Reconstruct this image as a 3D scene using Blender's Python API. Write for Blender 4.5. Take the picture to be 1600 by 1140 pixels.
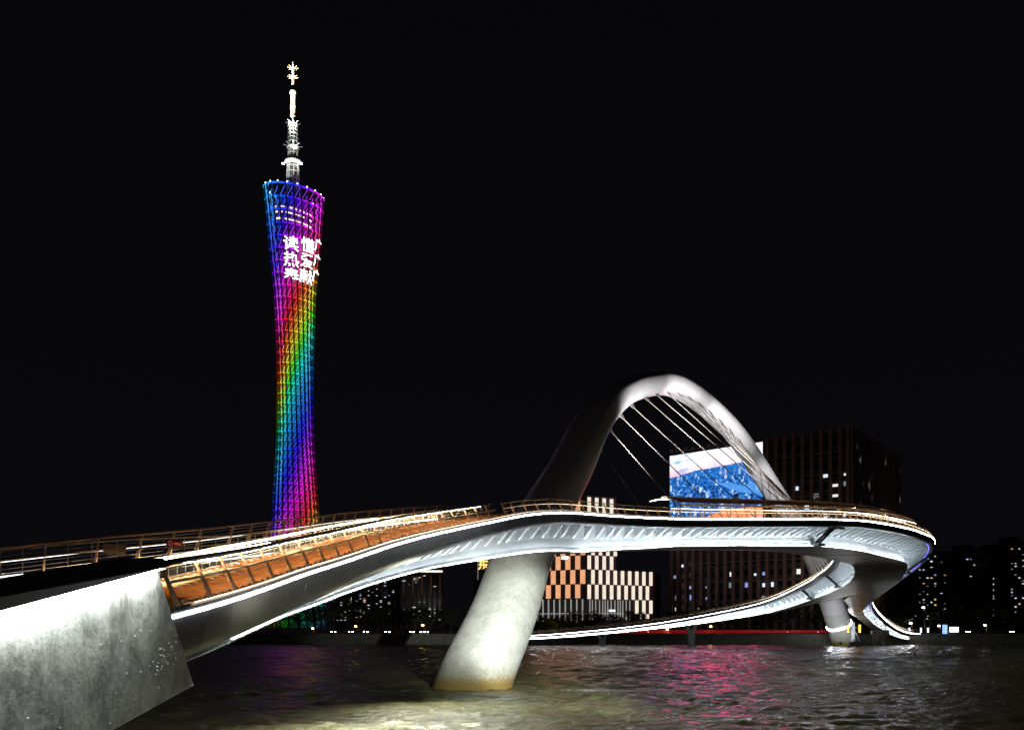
import bpy, bmesh, math, random
import numpy as np
from mathutils import Vector, Matrix

random.seed(7); rng = np.random.default_rng(7)
for o in list(bpy.data.objects): bpy.data.objects.remove(o)
SC = bpy.context.scene
COL = SC.collection

# ------------------------------------------------------------------ camera, sky, exposure
CAM_H = 6.1
cam = bpy.data.cameras.new('camera'); camo = bpy.data.objects.new('camera', cam); COL.objects.link(camo)
camo.location = (0, 0, CAM_H); camo.rotation_euler = (math.pi/2, 0, 0)
cam.sensor_width = 36; cam.lens = 31.5; cam.shift_y = 0.2531; cam.clip_start = 0.3; cam.clip_end = 5000
SC.camera = camo
w = bpy.data.worlds.new('World'); SC.world = w; w.use_nodes = True
wn = w.node_tree; bg = wn.nodes['Background']
sky = wn.nodes.new('ShaderNodeTexSky'); sky.sky_type = 'NISHITA'; sky.sun_disc = False
sky.sun_elevation = math.radians(-9); sky.sun_rotation = math.radians(200)
mixn = wn.nodes.new('ShaderNodeMixRGB'); mixn.blend_type = 'ADD'; mixn.inputs[0].default_value = 0.02
tcw = wn.nodes.new('ShaderNodeTexCoord'); sxw = wn.nodes.new('ShaderNodeSeparateXYZ'); wn.links.new(tcw.outputs['Generated'], sxw.inputs[0])
rw = wn.nodes.new('ShaderNodeValToRGB'); wn.links.new(sxw.outputs[2], rw.inputs[0])          # night glow of the city, fading upward
rw.color_ramp.elements[0].position = 0.0; rw.color_ramp.elements[0].color = (0.0031, 0.0029, 0.0042, 1)
rw.color_ramp.elements[1].position = .55; rw.color_ramp.elements[1].color = (0.0019, 0.0018, 0.0024, 1)
wn.links.new(rw.outputs[0], mixn.inputs[1])
wn.links.new(sky.outputs[0], mixn.inputs[2]); wn.links.new(mixn.outputs[0], bg.inputs[0])
bg.inputs[1].default_value = 1.0
SC.view_settings.view_transform = 'Standard'; SC.view_settings.look = 'None'
SC.view_settings.exposure = 0; SC.view_settings.gamma = 1; SC.view_settings.use_curve_mapping = False
SC.cycles.use_denoising = True
try: SC.cycles.denoiser = 'OPENIMAGEDENOISE'
except Exception: pass
SC.cycles.use_light_tree = True; SC.cycles.max_bounces = 5; SC.cycles.diffuse_bounces = 3; SC.cycles.glossy_bounces = 3
SC.cycles.sample_clamp_indirect = 4; SC.cycles.caustics_reflective = True; SC.cycles.blur_glossy = 0.0; SC.cycles.caustics_refractive = False
SC.render.engine = 'CYCLES'

# ------------------------------------------------------------------ materials
def nodes(m):
    m.use_nodes = True; nt = m.node_tree
    return nt, nt.nodes['Principled BSDF']
def N(nt, t, **kw):
    n = nt.nodes.new(t)
    for k, v in kw.items():
        if k.startswith('i_'):
            key = k[2:]; key = int(key) if key.isdigit() else key
            n.inputs[key].default_value = v
        else: setattr(n, k, v)
    return n
MATS = {}
def mat(name, col, rough=.5, metal=0, scale=None, var=.25, bump=0, bscale=None, detail=4, coords='Object'):
    if name in MATS: return MATS[name]
    m = bpy.data.materials.new(name); nt, b = nodes(m)
    b.inputs['Base Color'].default_value = (*col, 1); b.inputs['Roughness'].default_value = rough; b.inputs['Metallic'].default_value = metal
    if scale or bump:
        tc = N(nt, 'ShaderNodeTexCoord')
    if scale:
        nz = N(nt, 'ShaderNodeTexNoise', i_Scale=scale, i_Detail=detail, i_Roughness=.6); nt.links.new(tc.outputs[coords], nz.inputs['Vector'])
        r = N(nt, 'ShaderNodeValToRGB'); r.color_ramp.elements[0].position = .3; r.color_ramp.elements[1].position = .72
        r.color_ramp.elements[0].color = (*[c*(1-var) for c in col], 1); r.color_ramp.elements[1].color = (*[min(1, c*(1+var)) for c in col], 1)
        nt.links.new(nz.outputs['Fac'], r.inputs[0]); nt.links.new(r.outputs[0], b.inputs['Base Color'])
    if bump:
        n2 = N(nt, 'ShaderNodeTexNoise', i_Scale=bscale or 6, i_Detail=5); nt.links.new(tc.outputs[coords], n2.inputs['Vector'])
        bp = N(nt, 'ShaderNodeBump', i_Strength=bump, i_Distance=.05); nt.links.new(n2.outputs['Fac'], bp.inputs['Height']); nt.links.new(bp.outputs[0], b.inputs['Normal'])
    MATS[name] = m; return m
def emi(name, col, st, base=(.02, .02, .02)):
    if name in MATS: return MATS[name]
    m = bpy.data.materials.new(name); nt, b = nodes(m)
    b.inputs['Base Color'].default_value = (*base, 1); b.inputs['Roughness'].default_value = .5
    b.inputs['Emission Color'].default_value = (*col, 1); b.inputs['Emission Strength'].default_value = st
    MATS[name] = m; return m
def emi_attr(name, st):
    m = bpy.data.materials.new(name); nt, b = nodes(m)
    b.inputs['Base Color'].default_value = (.03, .03, .03, 1)
    a = N(nt, 'ShaderNodeVertexColor', layer_name='led'); nt.links.new(a.outputs[0], b.inputs['Emission Color']); b.inputs['Emission Strength'].default_value = st
    return m

M_fascia = mat('dark_painted_steel', (.062, .062, .066), .42, .2, .35, .12, .04, .5)
M_white = mat('white_painted_steel', (.72, .76, .78), .45, 0, .25, .10)
M_arch = mat('arch_paint', (.66, .65, .66), .38, 0, .12, .08)
M_brown = mat('bronze_steel', (.46, .27, .16), .42, .3, 1.2, .25)
M_beige = mat('champagne_steel', (.60, .47, .34), .40, .3, 1.2, .15)
M_darkrail = mat('dark_handrail', (.02, .021, .02), .4, .2)
M_wire = mat('stainless_wire', (.55, .53, .50), .35, .8)
M_wood = mat('orange_timber', (.52, .185, .032), .5, 0, 1.6, .40, .15, 9)
M_woodlight = mat('pale_timber', (.72, .42, .14), .5, 0, 2.0, .2, .1, 9)
M_paving = mat('bridge_paving', (.20, .15, .11), .6, 0, 1.0, .2)
M_cable = mat('cable_steel', (.24, .215, .195), .45, .2)
M_canopy = mat('canopy_bronze', (.34, .21, .13), .35, .4, .8, .3)
M_led = emi('white_led', (.93, .97, 1.0), 60)
M_ledrecess = emi('recess_led', (.86, .95, 1.0), 125)
M_ledwarm = emi('warm_led', (1.0, .80, .55), 55)
M_ledblue = emi('blue_led', (.16, .12, 1.0), 3)
M_lednear = emi('recess_led_dim', (.86, .95, 1.0), 48)
M_ledlow = emi('kerb_led', (.95, .96, 1.0), 2.6)
M_ledlip = emi('lip_led', (1.0, .82, .60), 8)
M_led2 = emi('white_led_inner', (.93, .97, 1.0), 14)
M_finshade = mat('fin_shade_grey', (.36, .40, .42), .5)  # darker grey puts the shaded sides of the fins into the colour
M_ledsoft = emi('rail_led', (1.0, .80, .55), 5)
M_canfill = emi('canopy_fill_led', (1.0, .84, .62), 20)  # for the fill lights added to the canopy
M_ledstair = emi('stair_led', (1.0, .78, .48), 105)
M_black = mat('black_steel', (.012, .012, .013), .5, .3)

# soffit paint: glossy grey-brown with mirrored water streaks painted into the colour
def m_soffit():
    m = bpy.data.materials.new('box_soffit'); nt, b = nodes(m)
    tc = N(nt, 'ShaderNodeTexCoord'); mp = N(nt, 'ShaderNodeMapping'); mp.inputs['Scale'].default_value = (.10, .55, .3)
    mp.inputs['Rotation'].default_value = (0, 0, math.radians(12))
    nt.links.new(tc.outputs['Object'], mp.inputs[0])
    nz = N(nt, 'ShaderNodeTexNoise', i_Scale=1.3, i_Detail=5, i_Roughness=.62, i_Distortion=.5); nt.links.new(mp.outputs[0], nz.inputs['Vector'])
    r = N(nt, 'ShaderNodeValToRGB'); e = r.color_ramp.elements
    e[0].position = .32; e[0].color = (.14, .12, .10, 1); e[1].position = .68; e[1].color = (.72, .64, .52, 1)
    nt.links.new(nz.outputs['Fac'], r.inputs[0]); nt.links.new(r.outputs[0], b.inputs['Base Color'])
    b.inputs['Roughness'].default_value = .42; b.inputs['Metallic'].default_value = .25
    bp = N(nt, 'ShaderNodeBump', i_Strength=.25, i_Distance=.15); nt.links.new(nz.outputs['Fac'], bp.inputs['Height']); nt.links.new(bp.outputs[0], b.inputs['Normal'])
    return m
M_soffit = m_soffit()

def m_concrete(name, col, dark, rust=False):
    m = bpy.data.materials.new(name); nt, b = nodes(m); tc = N(nt, 'ShaderNodeTexCoord'); L = nt.links.new
    n1 = N(nt, 'ShaderNodeTexNoise', i_Scale=.75, i_Detail=8, i_Roughness=.68, i_Distortion=.3); L(tc.outputs['Object'], n1.inputs['Vector'])
    n2 = N(nt, 'ShaderNodeTexNoise', i_Scale=5.5, i_Detail=6, i_Roughness=.7); L(tc.outputs['Object'], n2.inputs['Vector'])
    mp = N(nt, 'ShaderNodeMapping'); mp.inputs['Scale'].default_value = (6, 6, .6); L(tc.outputs['Object'], mp.inputs[0])
    n3 = N(nt, 'ShaderNodeTexNoise', i_Scale=.8, i_Detail=5); L(mp.outputs[0], n3.inputs['Vector'])
    r = N(nt, 'ShaderNodeValToRGB'); r.color_ramp.elements[0].position = .36; r.color_ramp.elements[1].position = .58
    r.color_ramp.elements[0].color = (*dark, 1); r.color_ramp.elements[1].color = (*col, 1); L(n1.outputs['Fac'], r.inputs[0])
    mx = N(nt, 'ShaderNodeMixRGB', blend_type='OVERLAY'); mx.inputs[0].default_value = .55; L(r.outputs[0], mx.inputs[1]); L(n2.outputs['Fac'], mx.inputs[2])
    mx2 = N(nt, 'ShaderNodeMixRGB', blend_type='OVERLAY'); mx2.inputs[0].default_value = .35; L(mx.outputs[0], mx2.inputs[1]); L(n3.outputs['Fac'], mx2.inputs[2])
    out = mx2.outputs[0]
    if rust:                                   # tide mark: algae and silt left by the river
        sp = N(nt, 'ShaderNodeSeparateXYZ'); L(tc.outputs['Object'], sp.inputs[0])
        ad = N(nt, 'ShaderNodeMath', operation='MULTIPLY_ADD'); ad.inputs[1].default_value = 2.6; L(n2.outputs['Fac'], ad.inputs[0]); L(sp.outputs[2], ad.inputs[2])
        rr = N(nt, 'ShaderNodeValToRGB'); es = rr.color_ramp.elements
        mr = N(nt, 'ShaderNodeMapRange'); mr.inputs[1].default_value = .6; mr.inputs[2].default_value = 5.2; L(ad.outputs[0], mr.inputs[0])
        es[0].position = .30; es[0].color = (1, 1, 1, 1); es[1].position = .46; es[1].color = (.35, .35, .35, 1); e3 = es.new(.75); e3.color = (0, 0, 0, 1)
        L(mr.outputs[0], rr.inputs[0])
        m3 = N(nt, 'ShaderNodeMixRGB'); m3.inputs[2].default_value = (.27, .19, .055, 1); L(rr.outputs[0], m3.inputs[0]); L(out, m3.inputs[1]); out = m3.outputs[0]
    L(out, b.inputs['Base Color']); b.inputs['Roughness'].default_value = .75 if not rust else .5
    bp = N(nt, 'ShaderNodeBump', i_Strength=.32 if not rust else .1, i_Distance=.06); ma = N(nt, 'ShaderNodeMath', operation='ADD'); L(n1.outputs['Fac'], ma.inputs[0]); L(n2.outputs['Fac'], ma.inputs[1])
    L(ma.outputs[0], bp.inputs['Height']); L(bp.outputs[0], b.inputs['Normal'])
    return m
M_concrete = m_concrete('rough_concrete', (.37, .38, .35), (.13, .13, .12))
M_pier = m_concrete('painted_concrete', (.60, .62, .58), (.47, .48, .44), True)
M_bank = m_concrete('bank_stone', (.22, .21, .17), (.10, .10, .08))

# ------------------------------------------------------------------ helpers
def tag(o, label=None, cat=None, group=None, kind=None):
    if label: o['label'] = label
    if cat: o['category'] = cat
    if group: o['group'] = group
    if kind: o['kind'] = kind
    return o
def empty(name, loc=(0, 0, 0)):
    o = bpy.data.objects.new(name, None); COL.objects.link(o); o.location = loc; o.empty_display_size = .5; return o
def link(name, me, parent=None, smooth=False, local=False):
    """geometry is given in world coordinates; a parented object is shifted back into its parent's space"""
    o = bpy.data.objects.new(name, me); COL.objects.link(o)
    if parent is not None:
        o.parent = parent
        if not local: o.matrix_parent_inverse = Matrix.Translation(-world_loc(parent))
    if smooth:
        me.polygons.foreach_set('use_smooth', [True]*len(me.polygons))
    return o
def world_loc(o):
    v = Vector(o.location)
    if o.parent is not None: v = v + o.matrix_parent_inverse.translation + world_loc(o.parent)
    return v
def mk(name, verts, faces, m=None, parent=None, smooth=False):
    me = bpy.data.meshes.new(name); me.from_pydata([tuple(v) for v in verts], [], [tuple(f) for f in faces]); me.update()
    if m: me.materials.append(m)
    return link(name, me, parent, smooth)
class MB:
    def __init__(s): s.v = []; s.f = []
    def box(s, c, size, R=None):
        n = len(s.v); c = np.array(c, float); h = np.array(size, float)/2
        for sx, sy, sz in ((-1,-1,-1),(1,-1,-1),(1,1,-1),(-1,1,-1),(-1,-1,1),(1,-1,1),(1,1,1),(-1,1,1)):
            p = h*np.array((sx, sy, sz)); p = R @ p if R is not None else p; s.v.append(tuple(c+p))
        s.f += [tuple(n+i for i in q) for q in ((0,3,2,1),(4,5,6,7),(0,1,5,4),(1,2,6,5),(2,3,7,6),(3,0,4,7))]; return s
    def hexa(s, pts):
        n = len(s.v); s.v += [tuple(p) for p in pts]
        s.f += [tuple(n+i for i in q) for q in ((0,3,2,1),(4,5,6,7),(0,1,5,4),(1,2,6,5),(2,3,7,6),(3,0,4,7))]; return s
    def tube(s, pts, r, k=6, cap=True, flat=1.0):
        pts = np.asarray(pts, float); n = len(s.v); T = np.gradient(pts, axis=0); T /= np.maximum(np.linalg.norm(T, axis=1), 1e-9)[:, None]
        rr = np.broadcast_to(np.asarray(r, float), (len(pts),))
        for i, p in enumerate(pts):
            t = T[i]; u = np.array((0, 0, 1.)) if abs(t[2]) < .95 else np.array((1., 0, 0))
            a = np.cross(t, u); a /= np.linalg.norm(a); b = np.cross(a, t)
            for j in range(k):
                q = 2*math.pi*(j+.5)/k; s.v.append(tuple(p+rr[i]*(a*math.cos(q)+b*math.sin(q)*flat)))
        for i in range(len(pts)-1):
            for j in range(k):
                s.f.append((n+i*k+j, n+i*k+(j+1) % k, n+(i+1)*k+(j+1) % k, n+(i+1)*k+j))
        if cap:
            s.f.append(tuple(n+j for j in range(k))[::-1]); m = n+(len(pts)-1)*k; s.f.append(tuple(m+j for j in range(k)))
        return s
    def lathe(s, prof, c=(0, 0, 0), k=16):
        n = len(s.v); c = np.array(c)
        for r, z in prof:
            for j in range(k):
                q = 2*math.pi*j/k; s.v.append((c[0]+r*math.cos(q), c[1]+r*math.sin(q), c[2]+z))
        for i in range(len(prof)-1):
            for j in range(k): s.f.append((n+i*k+j, n+i*k+(j+1) % k, n+(i+1)*k+(j+1) % k, n+(i+1)*k+j))
        s.f.append(tuple(n+j for j in range(k))[::-1]); m = n+(len(prof)-1)*k; s.f.append(tuple(m+j for j in range(k)))
        return s
    def build(s, name, m, parent=None, smooth=False): return mk(name, s.v, s.f, m, parent, smooth)
def loft(name, rows, m, parent=None, smooth=False, close=False):
    rows = np.asarray(rows, float); n, k, _ = rows.shape; f = []
    kk = k if close else k-1
    for i in range(n-1):
        for j in range(kk): f.append((i*k+j, i*k+(j+1) % k, (i+1)*k+(j+1) % k, (i+1)*k+j))
    return mk(name, rows.reshape(-1, 3), f, m, parent, smooth)
def rz(a): c, s = math.cos(a), math.sin(a); return np.array(((c, -s, 0), (s, c, 0), (0, 0, 1.)))
def crom(P, n=None, step=None):
    P = np.asarray(P, float); Q = np.vstack([2*P[0]-P[1], P, 2*P[-1]-P[-2]]); out = []
    for i in range(1, len(Q)-2):
        p0, p1, p2, p3 = Q[i-1], Q[i], Q[i+1], Q[i+2]
        d = [max(np.linalg.norm((b-a)[:3]), 1e-6)**.5 for a, b in ((p0, p1), (p1, p2), (p2, p3))]
        m1 = (p2-p1)+d[1]*((p1-p0)/d[0]-(p2-p0)/(d[0]+d[1])); m2 = (p2-p1)+d[1]*((p3-p2)/d[2]-(p3-p1)/(d[1]+d[2]))
        for t in np.linspace(0, 1, 24, endpoint=False):
            out.append((2*t**3-3*t**2+1)*p1+(t**3-2*t**2+t)*m1+(-2*t**3+3*t**2)*p2+(t**3-t**2)*m2)
    out.append(P[-1]); out = np.array(out)
    s = np.r_[0, np.cumsum(np.linalg.norm(np.diff(out[:, :3], axis=0), axis=1))]
    if n is None: n = int(round(s[-1]/step))+1
    t = np.linspace(0, s[-1], n)
    r = np.stack([np.interp(t, s, out[:, k]) for k in range(out.shape[1])], -1)
    for _ in range(3):                                   # take the kinks out
        r[1:-1] = .25*r[:-2]+.5*r[1:-1]+.25*r[2:]
    return r, t
def spot(name, loc, target, energy, size_deg, blend=.3, col=(1, 1, 1), radius=.3):
    l = bpy.data.lights.new(name, 'SPOT'); l.energy = energy; l.spot_size = math.radians(size_deg); l.spot_blend = blend; l.color = col; l.shadow_soft_size = radius
    o = bpy.data.objects.new(name, l); COL.objects.link(o); o.location = loc
    o.rotation_euler = (Vector(target)-Vector(loc)).to_track_quat('-Z', 'Y').to_euler(); return o
def floodlight(label, loc, target, energy, size_deg, blend, col, s=.5, radius=.25, post=None):
    """a modelled fixture: housing, glass, yoke, with its lamp inside the rim"""
    loc = Vector(loc); d = (Vector(target)-loc).normalized(); q = d.to_track_quat('-Z', 'Y').to_matrix()
    R = np.array(q); e = empty('floodlight', tuple(loc)); tag(e, label, 'floodlight', 'floodlights on the bridge')
    b = MB(); c = np.array(loc)
    b.box(c - np.array(d)*.22*s*2, (s, s, .3*s), R)
    for sx, sy, wx, wy in ((-1, 0, .06, 1), (1, 0, .06, 1), (0, -1, 1, .06), (0, 1, 1, .06)):
        b.box(c-np.array(d)*.1*s+R @ np.array((sx*s*.5, sy*s*.5, 0)), (wx*s if wx < 1 else s*1.06, wy*s if wy < 1 else s*1.06, .5*s), R)
    b.build('housing', M_black, e)
    bz = np.array(loc)+np.array((0, 0, (-1 if post is not None else -1)*s*.75))
    MB().tube([c-np.array(d)*.3*s, bz], .05*s+.02, 6).build('yoke', M_black, e)
    if post is not None: MB().tube([bz, (bz[0], bz[1], post)], .05, 8).build('post', M_black, e)
    l = spot('floodlight_lamp', loc, target, energy, size_deg, blend, col, radius); l.parent = e; l.matrix_parent_inverse = Matrix.Translation(-loc)
    return e

# ------------------------------------------------------------------ water, far bank, ground
def build_water():
    nx, ny = 860, 720
    xs = np.linspace(-190, 215, nx); ys = 24*(300/24)**np.linspace(0, 1, ny); X, Y = np.meshgrid(xs, ys)
    Z = np.zeros_like(X); r = np.random.default_rng(3); fade_s = np.clip((140-Y)/90, 0, 1)
    for i in range(90):
        lam = .8*(3.6/.8)**r.random(); k = 2*math.pi/lam; th = r.normal(math.radians(75), .6)
        slope = .044*(lam/1.6)**-.2; A = slope/k
        ph = r.random()*6.283; g = 1 if lam > 2.4 else fade_s
        Z += g*A*np.sin(k*(X*math.cos(th)+Y*math.sin(th))+ph+.6*np.sin(X*.11+ph)+.5*np.sin(Y*.09+ph*2))
    gust = .55+.45*np.sin(X*.045+1.3*np.sin(Y*.05))*np.sin(Y*.07+.8*np.sin(X*.06))
    Z *= (.75+.45*gust)
    V = np.stack([X, Y, Z], -1).reshape(-1, 3); idx = np.arange(nx*ny).reshape(ny, nx)
    Fq = np.stack([idx[:-1, :-1], idx[:-1, 1:], idx[1:, 1:], idx[1:, :-1]], -1).reshape(-1, 4)
    me = bpy.data.meshes.new('river_water'); me.vertices.add(len(V)); me.vertices.foreach_set('co', V.ravel())
    me.loops.add(Fq.size); me.loops.foreach_set('vertex_index', Fq.ravel().astype(np.int32)); me.polygons.add(len(Fq))
    me.polygons.foreach_set('loop_start', np.arange(0, Fq.size, 4, dtype=np.int32)); me.polygons.foreach_set('use_smooth', np.ones(len(Fq), bool))
    me.update(calc_edges=True)
    m = bpy.data.materials.new('river_water'); nt, b = nodes(m); L = nt.links.new; tc = N(nt, 'ShaderNodeTexCoord')
    b.inputs['Roughness'].default_value = .07; b.inputs['IOR'].default_value = 1.333; b.inputs['Specular IOR Level'].default_value = .9
    mp = N(nt, 'ShaderNodeMapping'); mp.inputs['Scale'].default_value = (1, 1.9, 1); mp.inputs['Rotation'].default_value = (0, 0, .3); L(tc.outputs['Object'], mp.inputs[0])
    n1 = N(nt, 'ShaderNodeTexNoise', i_Scale=1.5, i_Detail=7, i_Roughness=.66, i_Distortion=.4); L(mp.outputs[0], n1.inputs['Vector'])
    n1b = N(nt, 'ShaderNodeTexNoise', i_Scale=4.2, i_Detail=4, i_Roughness=.6); L(mp.outputs[0], n1b.inputs['Vector'])
    b0 = N(nt, 'ShaderNodeBump', i_Strength=.9, i_Distance=.06); L(n1b.outputs['Fac'], b0.inputs['Height'])
    bp = N(nt, 'ShaderNodeBump', i_Strength=.9, i_Distance=.18); L(n1.outputs['Fac'], bp.inputs['Height']); L(b0.outputs[0], bp.inputs['Normal']); L(bp.outputs[0], b.inputs['Normal'])
    # silty river colour, with foam streaks where the current breaks round the pier
    n2 = N(nt, 'ShaderNodeTexNoise', i_Scale=.05, i_Detail=3); L(tc.outputs['Object'], n2.inputs['Vector'])
    cr = N(nt, 'ShaderNodeValToRGB'); cr.color_ramp.elements[0].color = (.112, .110, .042, 1); cr.color_ramp.elements[1].color = (.170, .168, .078, 1); L(n2.outputs['Fac'], cr.inputs[0])
    def blob(cx, cy, rx, ry):
        mm = N(nt, 'ShaderNodeMapping', vector_type='POINT'); mm.inputs['Location'].default_value = (-cx/rx, -cy/ry, 0); mm.inputs['Scale'].default_value = (1/rx, 1/ry, 0); L(tc.outputs['Object'], mm.inputs[0])
        g = N(nt, 'ShaderNodeTexGradient', gradient_type='SPHERICAL'); L(mm.outputs[0], g.inputs[0]); return g.outputs['Fac']
    n3 = N(nt, 'ShaderNodeTexNoise', i_Scale=2.3, i_Detail=9, i_Roughness=.8); L(mp.outputs[0], n3.inputs['Vector'])
    acc = None
    for args in ((8.5, 82.5, 9, 3.2), (-9, 82, 3.2, 1.6), (14, 79, 14, 2.2), (101, 246, 20, 5), (-22, 80, 12, 1.6)):
        o = blob(*args)
        if acc is None: acc = o
        else:
            mm = N(nt, 'ShaderNodeMath', operation='MAXIMUM'); L(acc, mm.inputs[0]); L(o, mm.inputs[1]); acc = mm.outputs[0]
    ad = N(nt, 'ShaderNodeMath', operation='MULTIPLY_ADD'); ad.inputs[1].default_value = .30; L(acc, ad.inputs[0]); L(n3.outputs['Fac'], ad.inputs[2])
    fr = N(nt, 'ShaderNodeMapRange'); fr.inputs[1].default_value = .70; fr.inputs[2].default_value = .80; L(ad.outputs[0], fr.inputs[0])
    mx = N(nt, 'ShaderNodeMixRGB'); mx.inputs[2].default_value = (.75, .77, .74, 1); L(fr.outputs[0], mx.inputs[0]); L(cr.outputs[0], mx.inputs[1]); L(mx.outputs[0], b.inputs['Base Color'])
    me.materials.append(m); o = link('river_water', me); tag(o, kind='structure')
build_water()
M_ground = mat('night_asphalt', (.05, .05, .05), .8, 0, .5, .3)
GZ = 3.0
tag(mk('ground', [(-1500, 277, GZ), (1500, 277, GZ), (1500, 3500, GZ), (-1500, 3500, GZ)], [(0, 1, 2, 3)], M_ground), kind='structure')
tag(mk('river_bed', [(-1500, -400, -3), (1500, -400, -3), (1500, 300, -3), (-1500, 300, -3)], [(0, 1, 2, 3)], M_bank), kind='structure')
tag(mk('near_bank', [(-200, -60, 4.4), (200, -60, 4.4), (200, 9, 4.4), (-200, 9, 4.4), (-200, 16, -3), (200, 16, -3)], [(0, 1, 2, 3), (3, 2, 5, 4)], M_bank), kind='structure')
emb = MB()
emb.box((0, 275.9, .2), (1200, 2.2, 5.2)); emb.build('embankment_wall', M_bank); eo = bpy.data.objects['embankment_wall']
tag(eo, 'long low stone embankment wall along the far river bank', 'embankment')
for i in range(60):                                           # coping stones, a piece each
    x = -300+i*10.2
    MB().box((x, 275.2, 3.0), (10.1, 1.4, .42)).build('coping_stone', M_bank, eo)
tag(mk('promenade', [(-600, 277.1, GZ+.004), (600, 277.1, GZ+.004), (600, 284, GZ+.004), (-600, 284, GZ+.004)], [(0, 1, 2, 3)], mat('paving', (.18, .17, .15), .8, 0, .8, .2)), kind='structure')
tag(mk('road', [(-600, 286, GZ+.004), (600, 286, GZ+.004), (600, 298, GZ+.004), (-600, 298, GZ+.004)], [(0, 1, 2, 3)], mat('asphalt', (.045, .045, .05), .7, 0, 2, .2)), kind='structure')
kb = MB().box((0, 285, GZ+.06), (1200, 2, .13)).build('kerb', M_bank); tag(kb, kind='structure')

# ------------------------------------------------------------------ the bridge: two ribbons that join in mid river
S_out = [(-10.5, 27.5, 6.3), (-10.1, 31, 6.8), (-10, 36.5, 7.55), (-9.6, 41.5, 8.4), (-8.9, 47.5, 9.4), (-7.4, 58, 11.3), (-5.3, 70, 13.3), (-2.01, 80.5, 15.24), (1.49, 87, 16.7), (4.6, 92, 17.55), (6.82, 95.5, 17.94),
         (11.66, 102, 18.41), (17.24, 108.5, 18.95), (24, 115.5, 19.63), (31.6, 123, 20.51), (39.4, 130.5, 21.36), (50.9, 141, 22.56), (59.8, 149.5, 23.2), (69.7, 159, 23.2), (75.2, 165, 23.0), (82.6, 175, 22.35),
         (87.6, 190, 19.9), (91.8, 207, 18.3), (95.2, 222, 16.9), (97, 235, 14.8), (98.2, 244, 12.3), (102.8, 251, 9.2), (108.7, 258, 6.4), (114.3, 264.5, 4.6), (120, 271, 3.55), (127.5, 279, 3.1)]
C1, s1 = crom(S_out, step=.8)
NL = len(C1)
def frame(C):
    T = np.gradient(C, axis=0); T[:, 2] = 0; T /= np.linalg.norm(T, axis=1)[:, None]
    return T, np.stack([-T[:, 1], T[:, 0], 0*T[:, 0]], -1)
T1, L1 = frame(C1)
tab = lambda s, t: np.interp(s, [a for a, _ in t], [b for _, b in t])
dep1 = tab(s1, [(0, 1.75), (15, 2.1), (27, 2.5), (45, 3.0), (62, 3.8), (75, 4.1), (85, 3.7), (97, 3.35), (113, 3.5), (137, 4.0), (165, 4.6), (190, 4.4), (215, 3.9), (240, 3.4), (262, 2.4), (300, 1.6)])
wb1 = tab(s1, [(0, .9), (25, 1.8), (62, 1.7), (80, 1.9), (95, 2.6), (113, 3.3), (137, 4.0), (165, 5.2), (190, 5.2), (215, 4.4), (240, 3.4), (275, 1.8), (300, 1.5)])
hf1 = tab(s1, [(0, 1.55), (30, 1.6), (50, 1.45), (70, 1.2), (95, 1.05), (300, .95)])
Wt = tab(s1, [(0, 11), (62, 11), (90, 12.5), (113, 15), (137, 17), (170, 18.5), (205, 18.5), (240, 21.5), (300, 21.5)])
W1 = np.where((s1 > 62) & (s1 < 240), Wt/2, 0) + np.where(s1 <= 62, tab(s1, [(0, 4.3), (50, 4.6), (62, 5.5)]), 0) + np.where(s1 >= 240, tab(s1, [(240, 10.75), (250, 7), (262, 4.6), (300, 4.5)]), 0)
SI = C1+L1*Wt[:, None]
mi = [i for i in range(NL) if 64 < s1[i] < 240][::13]
near2 = [(-33, 36, 6.3, 2.0, 1.2, 1.0), (-24.7, 41.5, 7.9, 2.1, 1.4, 1.0), (-20.5, 45.3, 8.9, 2.2, 1.6, 1.0), (-18.3, 51.2, 9.9, 2.4, 1.7, 1.0), (-16.6, 58.2, 11.1, 2.6, 1.8, 1.05), (-14, 73.4, 13.6, 3.2, 2.0, 1.05), (-12.1, 81.6, 14.9, 3.5, 2.1, 1.05)]
main2 = [(*SI[i], dep1[i], min(wb1[i], tab(s1[i], [(60, 2.2), (150, 2.3), (185, 4.0), (300, 4.0)])), 1.0) for i in mi]
ramp2 = [(69.2, 250, 12.0, 2.9, 2.2, .75), (54, 256.5, 8.5, 2.1, 2.0, .75), (37, 259, 5.75, 1.4, 1.5, .65), (5.8, 262, 2.75+.1, 1.05, 1.2, .55), (-8, 263, 2.3+.75, 1.05, 1.2, .55)]
R2, s2 = crom(near2+main2+ramp2, step=.8)
C2 = R2[:, :3]; dep2, wb2, hf2 = R2[:, 3], R2[:, 4], R2[:, 5]; dep2 = dep2+.03
T2, L2 = frame(C2)
# widths of the inner ribbon: to the joint with the outer one in mid river
ia = int(np.argmin(np.linalg.norm(C2-SI[mi[0]], axis=1))); ib = int(np.argmin(np.linalg.norm(C2-SI[mi[-1]], axis=1)))
W2 = np.full(len(C2), 4.6)
for i in range(len(C2)):
    if ia <= i <= ib:
        j = int(np.argmin(np.linalg.norm(SI-C2[i], axis=1))); W2[i] = Wt[j]/2+.25
    elif i < ia: W2[i] = 4.6+max(0, 1-(ia-i)/14)*1.2
    else: W2[i] = 4.6+max(0, 1-(i-ib)/26)*6.2
IN1 = L1; IN2 = -L2
UP = np.array((0, 0, 1.))
bridge = empty('footbridge', (-5, 84, 0))
tag(bridge, 'curved white and bronze footbridge with a leaning arch crossing the river', 'footbridge')

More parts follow.
